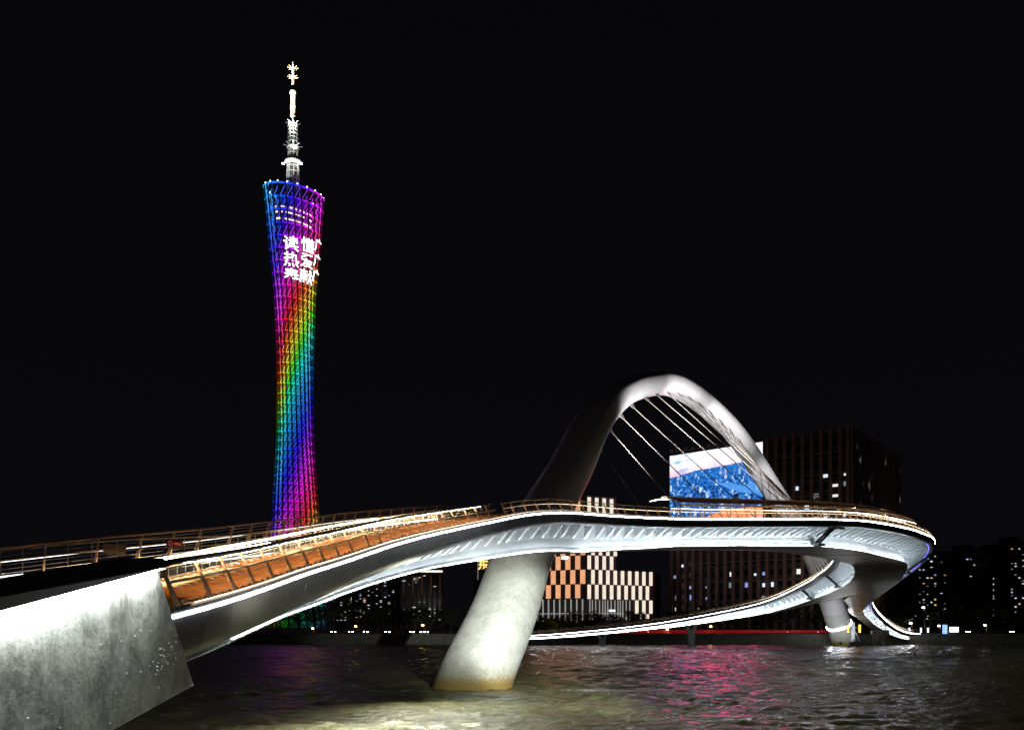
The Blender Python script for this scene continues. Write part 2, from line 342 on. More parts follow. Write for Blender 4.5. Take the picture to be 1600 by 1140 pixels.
def sec(C, IN, pts):
    """pts: list of (inward, up) arrays -> lofted rows"""
    return np.stack([C+IN*np.broadcast_to(a, (len(C),))[:, None]+UP*np.broadcast_to(b, (len(C),))[:, None] for a, b in pts], 1)
def ribbon(C, IN, T, s, W, dep, wb, hf, lo, hi, seg, deckmat, blue=None):
    n = len(C); sl = slice(lo, hi)
    z = np.zeros(n)
    # fascia in panels with open joints, each with its length of light strip
    prof = [(.55, .20), (.03, .28), (0, .10), (0, -.08), (.02, -.35*hf), (.10, -.7*hf), (.28, -.93*hf), (.5, -hf)]
    rows = sec(C, IN, [(a+z, b+z) for a, b in prof])
    lrows = sec(C, IN, [(z-.03, z+.06), (z-.03, z-.045)])
    jt = .018
    i = lo
    while i < hi-1:
        j = min(i+seg, hi-1)
        idx = np.linspace(i+(jt if i > lo else 0), j-jt, j-i+1)
        def at(R): return np.stack([R[int(q)]*(1-(q-int(q)))+R[min(int(q)+1, n-1)]*(q-int(q)) for q in idx])
        p = loft('fascia_panel', at(rows), M_fascia, bridge, True)
        loft('light_strip', at(lrows), M_led if C is C1 else M_led2, p)
        i = j
    lip = np.minimum(1.15, wb*.55)
    loft('soffit_edge', sec(C, IN, [(.5+z, -hf), (lip, -hf-.02), (lip+.02, -hf+.32)])[sl], M_soffit if False else M_fascia, bridge)
    dh = np.maximum(dep-hf, .12)
    web = sec(C, IN, [(lip+.02, -hf+.32), (wb+.30, -hf+.32), (wb+.42, -hf-.15*dh), (wb+.40, -hf-.5*dh), (wb+.22, -hf-.8*dh), (wb-.08, -dep+.07)])
    loft('web', web[sl], M_white, bridge)
    cut = min(lo+(95 if C is C1 else 60), hi-2); RL = sec(C, IN, [(wb-.20, -dep+.075), (wb-.10, -dep+.085)])
    loft('recess_light', RL[lo+10:cut+1], M_lednear, bridge); loft('recess_light', RL[cut:hi], M_ledrecess, bridge)
    loft('bottom_flange', sec(C, IN, [(wb-.08, -dep+.07), (wb-.26, -dep+.06), (wb-.26, -dep)])[sl], M_white, bridge)
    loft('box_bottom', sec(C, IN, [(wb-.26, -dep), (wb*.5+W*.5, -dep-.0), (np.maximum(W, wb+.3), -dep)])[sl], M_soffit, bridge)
    loft('deck_surface', sec(C, IN, [(.55+z, .20+z), (W, .20+z)])[sl], deckmat, bridge)
def fins(C, IN, T, s, dep, wb, hf, lo, hi, step, ):
    i = float(lo); n = 0
    while i < hi-1:
        k = int(i); c = C[k]; a = IN[k]; t = T[k]; d = max(dep[k]-hf[k], .12); w_ = wb[k]; h = hf[k]; lip = min(1.15, w_*.55)
        if d > .35:
            P = [c+a*(lip+.03)+UP*(-h+.315), c+a*(w_+.30)+UP*(-h+.315), c+a*(w_+.36)+UP*(-h-.46*d), c+a*(lip+.03)+UP*(-h-.02)]
            b = MB().hexa([p-t*.04 for p in P]+[p+t*.04 for p in P])
            e0, e1 = P[3], P[2]; nn = np.cross(e1-e0, t); nn /= np.linalg.norm(nn); nn *= np.sign(-nn[2]) or 1
            b.hexa([e0-t*.13, e1-t*.13, e1+t*.13, e0+t*.13, e0-t*.13+nn*.05, e1-t*.13+nn*.05, e1+t*.13+nn*.05, e0+t*.13+nn*.05])  # white flange added to draw the bright edge of each fin
            o = b.build('bracket_fin', M_finshade, bridge); o.data.materials.append(M_white)
            for q in range(6, 12): o.data.polygons[q].material_index = 1
        i += step; n += 1
def joint_end(C, IN, W, dep, k, name='end_plate'):
    p = C[k]; a = IN[k]
    mk(name, [p+UP*.2, p+a*W[k]+UP*.2, p+a*W[k]-UP*dep[k], p+a*.5-UP*dep[k]], [(0, 1, 2, 3)], M_fascia, bridge)

ribbon(C1, IN1, T1, s1, W1, dep1, wb1, hf1, 0, NL, 3, M_paving)
ribbon(C2, IN2, T2, s2, W2, dep2, wb2, hf2, 0, len(C2), 4, M_paving)
i30 = int(np.argmin(abs(s1-40)))
fins(C1, IN1, T1, s1, dep1, wb1, hf1, i30, NL-6, 2.8)
fins(C2, IN2, T2, s2, dep2, wb2, hf2, ia+60, len(C2)-4, 2.8)
joint_end(C1, IN1, W1, dep1, 0); joint_end(C1, IN1, W1, dep1, NL-1); joint_end(C2, IN2, W2, dep2, len(C2)-1)
# sides of the branches that face each other
def inner_side(C, IN, W, dep, a, b):
    loft('inner_side', sec(C, IN, [(W, .20+0*W), (W+.05, -.1+0*W), (W, -.8+0*W), (W-.35, -dep)])[a:b], M_fascia, bridge, True)
i62 = int(np.argmin(abs(s1-64))); i240 = int(np.argmin(abs(s1-240)))
inner_side(C1, IN1, W1, dep1, 0, i62); inner_side(C1, IN1, W1, dep1, i240-1, NL)
inner_side(C2, IN2, W2, dep2, 0, ia+2); inner_side(C2, IN2, W2, dep2, ib-1, len(C2))

ku, kv = int(np.argmin(abs(s1-178))), int(np.argmin(abs(s1-236))); lp_ = np.minimum(1.15, wb1*.55)
loft('accent_light', sec(C1, IN1, [(lp_-.12, -hf1-.03), (lp_, -hf1-.03)])[ku:kv], M_ledblue, bridge)
ku, kv = int(np.argmin(abs(s1-243))), int(np.argmin(abs(s1-270)))
loft('accent_light', sec(C1, IN1, [(lp_-.12, -hf1-.03), (lp_, -hf1-.03)])[ku:kv], M_ledblue, bridge)
# ---- railings
def railing(C, IN, T, lo, hi, step, lean, H, off, post_m, rail_m, midm, post_w=.26, wires=(.2, .4, .6, 1.0, 1.2), handr=.07, hand_m=None, mid=.8, z0=.20):
    ids = np.arange(lo, hi)
    path = lambda h, extra=0: C[ids]+IN[ids]*(off+lean*h/H+extra)[:, None] + UP*(z0+h) if hasattr(off, '__len__') else C[ids]+IN[ids]*(off+lean*h/H+extra)+UP*(z0+h)
    hr = MB().tube(path(H)[::2], handr, 6, True, .7).build('handrail', hand_m or rail_m, bridge, True)
    if mid: MB().tube(path(mid)[::2], 0.05, 5).build('middle_rail', midm, bridge, True)
    wb_ = MB()
    for h in wires: wb_.tube(path(h)[::3], .012 if len(wires) > 4 else .016, 4, False)
    wo = wb_.build('infill_wire', M_wire, bridge); tag(wo, kind='stuff')
    i = float(lo)
    while i < hi-1:
        k = int(i); t = T[k]; a = IN[k]; o_ = off[k-lo] if hasattr(off, '__len__') else off
        p0 = C[k]+a*o_+UP*z0; p1 = C[k]+a*(o_+lean)+UP*(z0+H); h = post_w/2; w_ = .022
        d = (p1-p0)/np.linalg.norm(p1-p0); q = np.cross(d, t)      # depth of the plate lies across the path
        q /= np.linalg.norm(q)
        b = MB().hexa([p0-q*h-t*w_, p0+q*h-t*w_, p0+q*h+t*w_, p0-q*h+t*w_, p1-q*h*.45-t*w_, p1+q*h*.45-t*w_, p1+q*h*.45+t*w_, p1-q*h*.45+t*w_])
        b.build('post', post_m, hr); i += step
    return hr
iA = int(np.argmin(abs(s1-58)))
railing(C1, IN1, T1, 1, iA, 3.1, .62, 1.40, .12, M_brown, M_darkrail, M_beige, .20, handr=.13, hand_m=M_darkrail)
railing(C1, IN1, T1, iA, NL-2, 2.9, .58, 1.25, .12, M_brown, M_beige, M_beige, .25, (.25, .5, 1.0), .07)
railing(C2, IN2, T2, 1, ia+4, 3.1, .45, 1.40, .12, M_brown, M_brown, M_brown, .28, handr=.085)
railing(C2, IN2, T2, ib-34, len(C2)-2, 3.4, .5, 1.25, .12, M_brown, M_beige, M_beige, .16, (.3, .6, 1.0), .05)
railing(C2, IN2, T2, ia+4, ib-34, 3.4, .5, 1.25, .12, M_brown, M_beige, M_beige, .16, (.3, .6, 1.0), .05)
# light lines at the inner kerb of the stair branch and the foot of the far branch railing
loft('kerb_light', sec(C1, IN1, [(W1-.10, .27+0*W1), (W1-.10, .32+0*W1)])[2:i62-3], M_ledlow, bridge)
loft('kerb', sec(C1, IN1, [(W1-.09, .20+0*W1), (W1-.09, .42+0*W1), (W1+.05, .42+0*W1), (W1+.05, .1+0*W1)])[2:i62-3], M_beige, bridge)
z2 = np.zeros(len(C2))
loft('kerb_light', sec(C2, IN2, [(.66+z2, .22+z2), (.66+z2, .26+z2)])[2:ia-4], M_ledwarm, bridge)
loft('edge_glow', sec(C2, IN2, [(W2+.07, -.25+z2), (W2+.07, .19+z2)])[2:15], M_ledlow, bridge)  # tall glowing band stands in for the fascia washed by LEDs
loft('edge_glow', sec(C2, IN2, [(W2+.07, .06+z2), (W2+.07, .12+z2)])[15:ia-10], M_ledlow, bridge)
loft('rail_light', sec(C2, IN2, [(.36+z2, .93+z2), (.37+z2, .97+z2)])[2:ia-12], M_ledlow, bridge)
# warm lamps under the middle rail of the stair branch
z1 = np.zeros(NL)
loft('rail_light', sec(C1, IN1, [(W1-.16, 1.22+z1), (W1-.22, 1.22+z1)])[3:iA-4], M_ledstair, bridge)
loft('rail_light', sec(C1, IN1, [(.74+z1, 1.50+z1), (.80+z1, 1.50+z1)])[3:iA-4], M_ledstair, bridge)
loft('rail_light', sec(C1, IN1, [(.45+z1, .96+z1), (.57+z1, .95+z1)])[iA:NL-8], M_ledsoft, bridge)
loft('rail_light', sec(C2, IN2, [(.45+z2, .96+z2), (.57+z2, .95+z2)])[ib-34:len(C2)-4], M_ledsoft, bridge)
loft('lip_light', sec(C1, IN1, [(z1-.02, .295+z1), (z1+.02, .30+z1)])[2:NL-8], M_ledlip, bridge)
# far railing of the stair branch: upright balusters and a rail, and the near railing of the far branch
for (C, IN, W, lo, hi, st) in ((C1, IN1, W1, 3, i62-8, .95), (C2, IN2, W2, 2, ia-8, .95)):
    rl = MB().tube((C+IN*(W-.06)[:, None]+UP*1.30)[lo:hi:2], .035, 5).build('back_rail', M_beige, bridge, True)
    MB().tube((C+IN*(W-.06)[:, None]+UP*.85)[lo:hi:2], .022, 5).build('middle_rail', M_beige, bridge, True)
    i = float(lo)
    while i < hi-1:
        k = int(i); p = C[k]+IN[k]*(W[k]-.06)
        MB().tube([p+UP*.2, p+UP*1.30], .016, 4).build('baluster', M_wire, rl); i += st
# timber treads of the stair branch, a board each, with pale benches along the middle
tp = empty('timber_stair'); tp.parent = bridge; tp.matrix_parent_inverse = Matrix.Translation(-world_loc(bridge))
k = 1
while k < i62-4:
    a = C1[k]; b = C1[k+1]; n0, n1_ = IN1[k], IN1[k+1]; w0, w1_ = W1[k]-.16, W1[k+1]-.16; zt = max(a[2], b[2])+.24+random.uniform(-.008, .008)
    P = [a+n0*.42, a+n0*w0, b+n1_*w1_, b+n1_*.42]
    lo_ = [np.array((p[0], p[1], a[2]+.1)) for p in P]; hi_ = [np.array((p[0], p[1], zt)) for p in P]
    MB().hexa(lo_+hi_).build('tread', M_wood, tp); k += 1
for s0, s9 in ((6, 15), (21, 27), (33, 41)):                     # long low wedge-shaped seats
    a, b = int(np.argmin(abs(s1-s0))), int(np.argmin(abs(s1-s9)))
    f = np.linspace(0, 1, b-a)
    hh = .10*np.sin(f*math.pi)**.6+.03
    rows = sec(C1, IN1, [(.62*W1, .2+0*W1), (.62*W1, .3+0*W1), (.86*W1, .3+0*W1), (.86*W1, .2+0*W1)])[a:b]
    rows[:, 1, 2] += hh*.9; rows[:, 2, 2] += hh
    loft('bench', rows, M_woodlight, tp)

# ---- the leaning arch, its cables and brackets
PA = np.array((-3.96, 86.47, 0)); PB = np.array((96.5, 258.8, 0)); AU = (PB-PA); AL = np.linalg.norm(AU); AU = AU/AL; AM = np.array((-AU[1], AU[0], 0)); KL = .20
AP = [(-.012, -3), (0, 0), (.046, 7.8), (.074, 13.6), (.131, 22.2), (.162, 26.6), (.207, 33.8), (.26, 40.0), (.316, 44.5), (.417, 49.7), (.518, 50.0), (.62, 47.0), (.744, 37.5), (.884, 26.8), (.931, 19.4), (1.0, 0), (1.012, -3)]
AC = np.array([(PA+AU*s*AL+AM*KL*z+UP*z) for s, z in AP]); ARC, sarc = crom(AC, n=150)
fr = sarc/sarc[-1]
rad_w = np.interp(fr, [0, .06, .13, .25, .42, .52, .62, .8, .93, 1], [3.95, 3.75, 3.4, 2.85, 2.35, 2.25, 2.35, 2.7, 3.3, 3.6])     # half width across the arch plane
rad_d = np.interp(fr, [0, .06, .13, .25, .42, .52, .62, .8, .93, 1], [3.1, 2.9, 2.6, 2.2, 1.9, 1.8, 1.85, 2.1, 2.6, 2.8])
PN = np.cross(AU, KL*AM+UP); PN /= np.linalg.norm(PN)       # normal of the arch plane
At = np.gradient(ARC, axis=0); At /= np.linalg.norm(At, axis=1)[:, None]; Ain = np.cross(At, PN)
def ring_(i, k=28, e=.86):
    q = np.linspace(0, 2*math.pi, k, endpoint=False); c, s = np.cos(q), np.sin(q)
    c = np.sign(c)*abs(c)**e; s = np.sign(s)*abs(s)**e
    return ARC[i]+PN*(rad_w[i]*c)[:, None]+Ain[i]*(rad_d[i]*s)[:, None]
cutA = int(np.argmin(abs(ARC[:75, 2]-13.6))); cutB = 75+int(np.argmin(abs(ARC[75:, 2]-11.5)))
loft('arch', [ring_(i) for i in range(cutA-1, cutB+2)], M_arch, bridge, True, True)
loft('pier', [ring_(i) for i in range(0, cutA)], M_pier, bridge, True, True)
loft('pier', [ring_(i) for i in range(cutB+1, len(ARC))], M_pier, bridge, True, True)
# glowing ring round the far pier
q = ring_(cutB+2+int((len(ARC)-cutB)*.22))*1.0; cc = q.mean(0); q = cc+(q-cc)*1.015
MB().tube(np.vstack([q, q[:1]]), .12, 5).build('pier_light_ring', M_led, bridge)
# cables from the arch down to the inner edge of the deck
inside = [144+15*q for q in range(6)]+[219+int(4.3*q) for q in range(1, 13)]
fa = [.226, .254, .285, .312, .341, .370]+[.398+.027*q for q in range(12)]
for q, (i, f) in enumerate(zip(inside, fa)):
    k = int(np.argmin(abs(fr-f))); sgn = 1 if Ain[k][2] < 0 else -1
    top = ARC[k]+Ain[k]*sgn*rad_d[k]*.98-PN*(-1 if PN[0] > 0 else 1)*rad_w[k]*.35
    base = C2[i]+IN2[i]*.3+UP*.25
    dd = (base-top)/np.linalg.norm(base-top)
    cb = MB().tube([top+dd*.4, base], .085, 6).build('cable', M_cable, bridge, True)
    tt = At[k]; nn = Ain[k]*sgn
    P = [top-tt*.95-nn*.3, top+tt*.95-nn*.3, top+tt*.35+dd*.95, top-tt*.15+dd*.95]
    MB().hexa([p-PN*.07 for p in P]+[p+PN*.07 for p in P]).build('bracket', M_cable, cb)
    MB().tube([base-dd*1.3, base], .17, 6).build('socket', M_cable, cb)

# ---- canopy along the outer edge of mid river
ca = [int(np.argmin(abs(s1-v))) for v in np.linspace(95, 168, 13)]
def rib_pts(k, o=0.):
    c = C1[k]; a = IN1[k]
    return [c+a*i+UP*j for i, j in ((.55+o, .2), (.15+o, 1.0), (.25+o, 1.7), (.9+o, 2.35), (2.0+o, 2.75), (3.4+o, 2.85), (5.0+o, 2.7))]
canopy = empty('canopy'); canopy.parent = bridge; canopy.matrix_parent_inverse = Matrix.Translation(-world_loc(bridge))
for k in ca:
    P, _ = crom(rib_pts(k), n=14); MB().tube(P, .10, 6).build('rib', M_beige, canopy, True)
for k0, k1 in zip(ca[:-1], ca[1:]):
    P0, _ = crom(rib_pts(k0), n=22); P1, _ = crom(rib_pts(k1), n=22)
    nn = 6
    for j in range(5, 17, 2):                                    # slats between the ribs, a board each
        f = np.linspace(.02, .98, nn)
        km = [k0+(k1-k0)*x for x in f]
        A = np.stack([np.array(crom(rib_pts(int(round(x))), n=22)[0][j]) for x in km]); B = np.stack([np.array(crom(rib_pts(int(round(x))), n=22)[0][min(j+1, 21)]) for x in km])
        IA = np.stack([IN1[int(round(x))] for x in km])
        loft('slat', np.stack([A+UP*.05, A+UP*.33, A+UP*.33+IA*.05, A+UP*.05+IA*.05], 1), M_canopy, canopy, False, True)
kk_ = np.arange(ca[0], ca[-1]); loft('canopy_fill', np.stack([C1[kk_]-IN1[kk_]*.20+UP*1.26, C1[kk_]-IN1[kk_]*.10+UP*1.26], 1), M_canfill, canopy)  # fill strip added outside the rail to light the slats
loft('canopy_fill', np.stack([C1[kk_]+IN1[kk_]*1.6+UP*1.5, C1[kk_]+IN1[kk_]*1.72+UP*1.5], 1), M_canfill, canopy)  # second fill strip added to light the slats from below
for k in ca[1::2]:
    p = rib_pts(k)[5]; MB().box(p-UP*.12, (.35, .35, .1)).build('downlight', M_canfill, canopy)  # small lamps added to light the canopy

# ---- inspection gantries that hang in the recess
def gantry(C, IN, T, dep, wb, hf, k, label):
    c, a, t = C[k], IN[k], T[k]; e = empty('inspection_gantry', tuple(c+a*wb[k]*.6-UP*hf[k])); tag(e, label, 'gantry', 'inspection gantries under the deck')
    top = c+a*.9-UP*(hf[k]+.02); bot = c+a*(wb[k]-.25)-UP*(dep[k]-.15)
    b = MB()
    for u in (-.55, .55):
        b.tube([top+t*u, bot+t*u], .17, 5); b.tube([top+t*u, bot-t*u*.6+UP*.3], .12, 5); b.tube([top+t*u-a*.3, bot+t*u*1.5+a*.2], .12, 5)
    b.build('truss', M_black, e)
    MB().box(bot+UP*.12-a*.35, (1.9, 1.5, .45), rz(math.atan2(t[1], t[0]))).build('platform', M_black, e)
    MB().tube([top, top+t*4.2+a*.2+UP*.05], .20, 5).build('beam', M_black, e)
gi = [int(np.argmin(abs(s1-v))) for v in (137, 193)]
gantry(C1, IN1, T1, dep1, wb1, hf1, gi[0], 'black inspection gantry in the lit recess, left of the deck bend')
gantry(C1, IN1, T1, dep1, wb1, hf1, gi[1], 'small inspection gantry at the far right tip of the lit recess')
gantry(C2, IN2, T2, dep2, wb2, hf2, ib-20, 'black inspection gantry under the bend of the lower ramp')
gantry(C2, IN2, T2, dep2, wb2, hf2, ib+8, 'small black inspection gantry low on the descending ramp')

# ---- piers of the two ramps
def vpier(x, y, zt, label):
    e = empty('ramp_pier', (x, y, 0)); tag(e, label, 'pier', 'piers under the descending ramp')
    MB().hexa([(x-.9, y-.7, -3), (x+.9, y-.7, -3), (x+.9, y+.7, -3), (x-.9, y+.7, -3), (x-.95, y-.7, zt*.55), (x+.95, y-.7, zt*.55), (x+.95, y+.7, zt*.55), (x-.95, y+.7, zt*.55)]).build('shaft', M_white, e)
    for s in (-1, 1):
        MB().hexa([(x+s*.05, y-.7, zt*.55), (x+s*.95, y-.7, zt*.55), (x+s*.95, y+.7, zt*.55), (x+s*.05, y+.7, zt*.55), (x+s*.75, y-.7, zt), (x+s*1.75, y-.7, zt), (x+s*1.75, y+.7, zt), (x+s*.75, y+.7, zt)]).build('arm', M_white, e)
def ramp_under(x):
    k = ib+int(np.argmin(abs(C2[ib:, 0]-x))); c = C2[k]+IN2[k]*2.6; return c[0], c[1], c[2]-dep2[k]-.03
for x, lab in ((26, 'white forked pier under the low end of the ramp'), (51.5, 'taller white forked pier under the middle of the ramp')):
    px_, py_, pz_ = ramp_under(x); vpier(px_, py_, pz_, lab)
k = int(np.argmin(abs(s1-272))); c = C1[k]+IN1[k]*2.4; zt = c[2]-dep1[k]-.03
e = empty('ramp_pier', (c[0], c[1], 0)); tag(e, 'squat concrete pier with two splayed legs under the right ramp', 'pier')
MB().box((c[0], c[1], zt-.75), (4.6, 2.2, 1.5)).build('cap', M_bank, e)
for s in (-1, 1):
    MB().hexa([(c[0]+s*.7-.4, c[1]-.6, -3), (c[0]+s*.7+.4, c[1]-.6, -3), (c[0]+s*.7+.4, c[1]+.6, -3), (c[0]+s*.7-.4, c[1]+.6, -3), (c[0]+s*1.4-.5, c[1]-.6, zt-1.5), (c[0]+s*1.4+.5, c[1]-.6, zt-1.5), (c[0]+s*1.4+.5, c[1]+.6, zt-1.5), (c[0]+s*1.4-.5, c[1]+.6, zt-1.5)]).build('leg', M_bank, e)

# ---- concrete abutment in the left foreground with its dark coping and light line
ab = empty('abutment', (-13, 18, 0)); tag(ab, 'rough stained concrete abutment block in the left foreground', 'abutment')
XF, XB = -10.22, -11.3
sl_ = lambda y: 6.49+(y-18)*.164
pf = [(4, 1.0), (28.75, 4.15), (25.75, 7.76), (4, sl_(4))]
ny, nz = 60, 30
V = []; 
for j in range(nz+1):
    for i in range(ny+1):
        u, v = i/ny, j/nz
        lo_ = np.array(pf[0])*(1-u)+np.array(pf[1])*u; hi_ = np.array(pf[3])*(1-u)+np.array(pf[2])*u; p = lo_*(1-v)+hi_*v
        V.append((XF+.008*math.sin(p[0]*2.1)*math.sin(p[1]*2.7), p[0], p[1]))
F_ = [(j*(ny+1)+i, j*(ny+1)+i+1, (j+1)*(ny+1)+i+1, (j+1)*(ny+1)+i) for j in range(nz) for i in range(ny)]
n0 = len(V); V += [(XB, y, z) for y, z in pf]; tl, tr = nz*(ny+1), nz*(ny+1)+ny
F_ += [(n0, n0+3, n0+2, n0+1), (0, n0, n0+1, ny), (ny, n0+1, n0+2, tr), (tl, tr, n0+2, n0+3)]
mk('block', V, F_, M_concrete, ab, True)
MB().hexa([(XB-.01, 4, 1.0), (-36, 4, 1.0), (-36, 36, 4.2), (XB-.01, 28, 4.2), (XB-.01, 4, sl_(4)-1.2), (-36, 4, sl_(4)-1.2), (-36, 36, 6.3), (XB-.01, 26.5, sl_(26.5)-1.55)]).build('landing', M_paving, ab)
for i in range(70):                                             # lumps of mortar on the face
    if i < 34: y, zf = random.gauss(26.2, .35), random.uniform(.30, .52)
    else: y, zf = random.uniform(17, 28), random.uniform(.05, .75)
    y = min(y, 27.2)
    z = 4.15-(28.75-y)*.127+zf*3.2; r = random.uniform(.012, .035)
    MB().lathe([(r*.3, -r*.9), (r, -r*.3), (r*.9, r*.4), (r*.3, r*.9)], (XF+.012, y, z), 6).build('mortar_lump', M_concrete, ab)
cp = [(4, sl_(4)-.02), (25.95, 7.80)]
def copng(y0, z0, y1, z1):
    h0, h1 = .62, .22
    return [(XF+.42, y0, z0-.02), (XB, y0, z0), (XB, y1, z1), (XF+.30, y1, z1-.02), (XF+.30, y0, z0+h0), (XB, y0, z0+h0), (XB, y1, z1+h1), (XF+.12, y1, z1+h1)]
MB().hexa(copng(4, sl_(4)+.02, 25.95, 7.80)).build('coping', M_darkrail, ab)
mk('coping_light', [(XF+.22, 4.2, sl_(4.2)-.08), (XF+.36, 4.2, sl_(4.2)-.08), (XF+.28, 25.7, 7.70), (XF+.16, 25.7, 7.70)], [(0, 1, 2, 3)], emi('coping_led', (.95, 1, .97), 120), ab)
# thin dark rail with a life ring on the coping
rl = empty('bank_railing', (XF-.6, 17, 6.9)); tag(rl, 'thin dark railing behind the coping at the left edge', 'railing')
zc = lambda y: sl_(y)+.62-.4*(y-4)/22
MB().tube([(XF-.5, 10, zc(17)+.34), (XF-.5, 20.6, zc(17)+.34)], .02, 6).build('rail', M_black, rl)
for y in (17.2, 18.0, 18.8, 19.6): MB().tube([(XF-.5, y, zc(y)-.1), (XF-.5, y, zc(17)+.34)], .014, 5).build('upright', M_black, rl)
tb = MB(); P = np.array([(XF-.46, 19.15+.17*math.cos(q), zc(17)+.14+.17*math.sin(q)) for q in np.linspace(0, 2*math.pi, 25)]); tb.tube(P, .035, 6, False)
lr = tb.build('life_ring', mat('ring_plastic', (.05, .03, .10), .4), None, True); tag(lr, 'dark life ring hanging on the thin railing at the left edge', 'life ring')
# boards fixed to the railing of the far branch
def board(k, w, h, m, label):
    c = C2[k]+IN2[k]*.55+UP*.95; t = T2[k]; a = math.atan2(t[1], t[0]); e = empty('notice_board', tuple(c)); tag(e, label, 'sign')
    MB().box(c, (w, .05, h), rz(a)).build('panel', m, e); return e, c, rz(a)
kq = int(np.argmin(abs(800+1400*C2[:ia, 0]/C2[:ia, 1]-178)))
board(kq, 1.25, .52, mat('board_tan', (.38, .27, .18), .6), 'plain tan board on the far railing above the abutment')
kq = int(np.argmin(abs(800+1400*C2[:ia, 0]/C2[:ia, 1]-266)))
e, c, R = board(kq, 1.35, .46, mat('board_dark', (.03, .012, .015), .5), 'dark notice board with red lettering on the far railing')
M_redpr = emi('red_print', (.55, .06, .04), .55)
for d in range(5): MB().box(c+R @ np.array((-.02+d*.125, -.035, 0)), (.09, .02, .13), R).build('letter', M_redpr, e)
q = np.array([c+R @ np.array((-.40+.13*math.cos(a), -.04, .13*math.sin(a))) for a in np.linspace(0, 2*math.pi, 17)]); MB().tube(q, .022, 5, False).build('emblem', M_redpr, e)

# ---- floodlights
WHT = (.95, 1, .93)
floodlight('floodlight on the near bank aimed at the foot of the leaning pier', (17, 8.5, 5.6), (3.2, 85, 4.2), 400000, 11.8, .55, WHT, .6, post=4.3)
floodlight('wide fill light added out of view, aimed at the middle of the leaning pier', (9.5, 8.0, 5.6), (-3, 86, 4.6), 200000, 15, 1.0, WHT, .5, post=4.3)  # fill light added to lift the dark left side of the pier
for j, (p, en) in enumerate((((-10.4, 57, 7.6), 11000), ((-7.6, 71, 9.6), 15000))):  # fill lamps added under the girders to brighten the water
    floodlight('fill lamp added under the %s to brighten the water' % ('lower near branch', 'upper near branch', 'deck above the leaning pier')[j], p, (p[0]+2+3*j, p[1]-12, 0), en, 115, 1.0, (1, 1, .74), .35, 1.6)
floodlight('floodlight under the near branch aimed at the top of the leaning pier', (-8.6, 60, 8.2), (-2.2, 88, 8.4), 30000, 34, .8, (1, .98, .92), .4, .4)
for j, (sp_, tf, en, sz) in enumerate(((.18, .36, 270000, 30), (.30, .45, 300000, 26), (.45, .56, 330000, 28), (.60, .70, 220000, 28), (.76, .82, 70000, 30))):
    i = int(ia+(ib-ia)*sp_); k = int(np.argmin(abs(fr-tf)))
    j1 = int(np.argmin(np.linalg.norm(SI-C2[i], axis=1))); p = C1[j1]+IN1[j1]*1.0+UP*(3.3 if ca[0] < j1 < ca[-1] else 1.2)
    floodlight('floodlight %s on the deck aimed up at the arch' % ('nearest the left arch foot', 'second from the left arch foot', 'at mid deck', 'right of mid deck', 'nearest the right arch foot')[j], tuple(p), tuple(ARC[k]), en, sz, 1.0, (1, .97, .98), .5, 1.1)
floodlight('floodlight on the far pier footing aimed up the pier', (88, 240, 1.2), (92, 252, 7), 5000, 70, .6, (.9, .93, 1), .5, post=-1)

# ------------------------------------------------------------------ lattice television tower
TD = 950.; TX = -231.5
def tz(py): return CAM_H+(975-py)/1400*TD
tprof = [(990, 54.5), (940, 47.5), (880, 40.5), (807, 35.3), (771, 33.3), (734, 30.6), (697, 28.2), (673, 27.6), (617, 27.3), (544, 28.2), (470, 31), (454, 32.3), (399, 37.8), (347, 41.8), (303, 46), (285, 47.4)]
tzs = np.array([tz(p) for p, _ in tprof]); trs = np.array([r/1400*TD for _, r in tprof])
tcx = lambda z: np.interp(z, [tz(985), tz(807), tz(617), tz(300)], [-231, -229.7, -229.7, -231.2])-TX
trad = lambda z: np.interp(z, tzs, trs)
ZT0, ZT1 = 3.0, tz(303)
TWIST = math.radians(38)
def tpt(th, z, rr=1.0):
    """point on the lattice at angle th (0 faces the camera, + to the right); rings lie in tilted planes"""
    f = (z-ZT0)/(ZT1-ZT0); tilt = (2.5+3.5*f)
    x = math.sin(th); y = -math.cos(th); R = trad(z)*rr
    return np.array((TX+tcx(z)+R*x, TD+R*.9*y, z-tilt*(x*.85-y*.35)*f))
import colorsys
HK = [(270, .54), (300, .58), (400, .655), (450, .755), (500, .84), (540, .94), (575, 1.01), (610, 1.09), (650, 1.22), (690, 1.46), (730, 1.56), (780, 1.63), (830, 1.71), (880, 1.84), (930, 1.97), (980, 2.08), (1060, 2.4), (1150, 2.6)]
def led_col(p, v=1., sat=.93):
    x = (p[0]-TX)/max(trad(p[2]), 1); x = max(-1, min(1, x)); py = 975-1400*(p[2]-CAM_H)/TD
    h = np.interp(py+75+75*x+25*x*abs(x), [a for a, _ in HK], [b for _, b in HK]) % 1.0
    c = colorsys.hsv_to_rgb(h, sat, v); return (c[0]**1.8, c[1]**1.8, c[2]**1.6)
def paint(o, jit=0., sat=.93, lo=0.):
    me = o.data; at = me.color_attributes.new('led', 'FLOAT_COLOR', 'POINT'); a = np.ones((len(me.vertices), 4), np.float32)
    for i, v in enumerate(me.vertices):
        c = led_col(v.co, 1., sat); g = float(np.interp(v.co[2], [20, 90], [.12, 1]))*(1+random.uniform(-jit, jit)); a[i, :3] = [q*g+lo for q in c]
    at.data.foreach_set('color', a.ravel())
tower = empty('television_tower', (TX, TD, 3)); tag(tower, 'tall twisted lattice tower lit in rainbow colours with a white mast', 'tower')
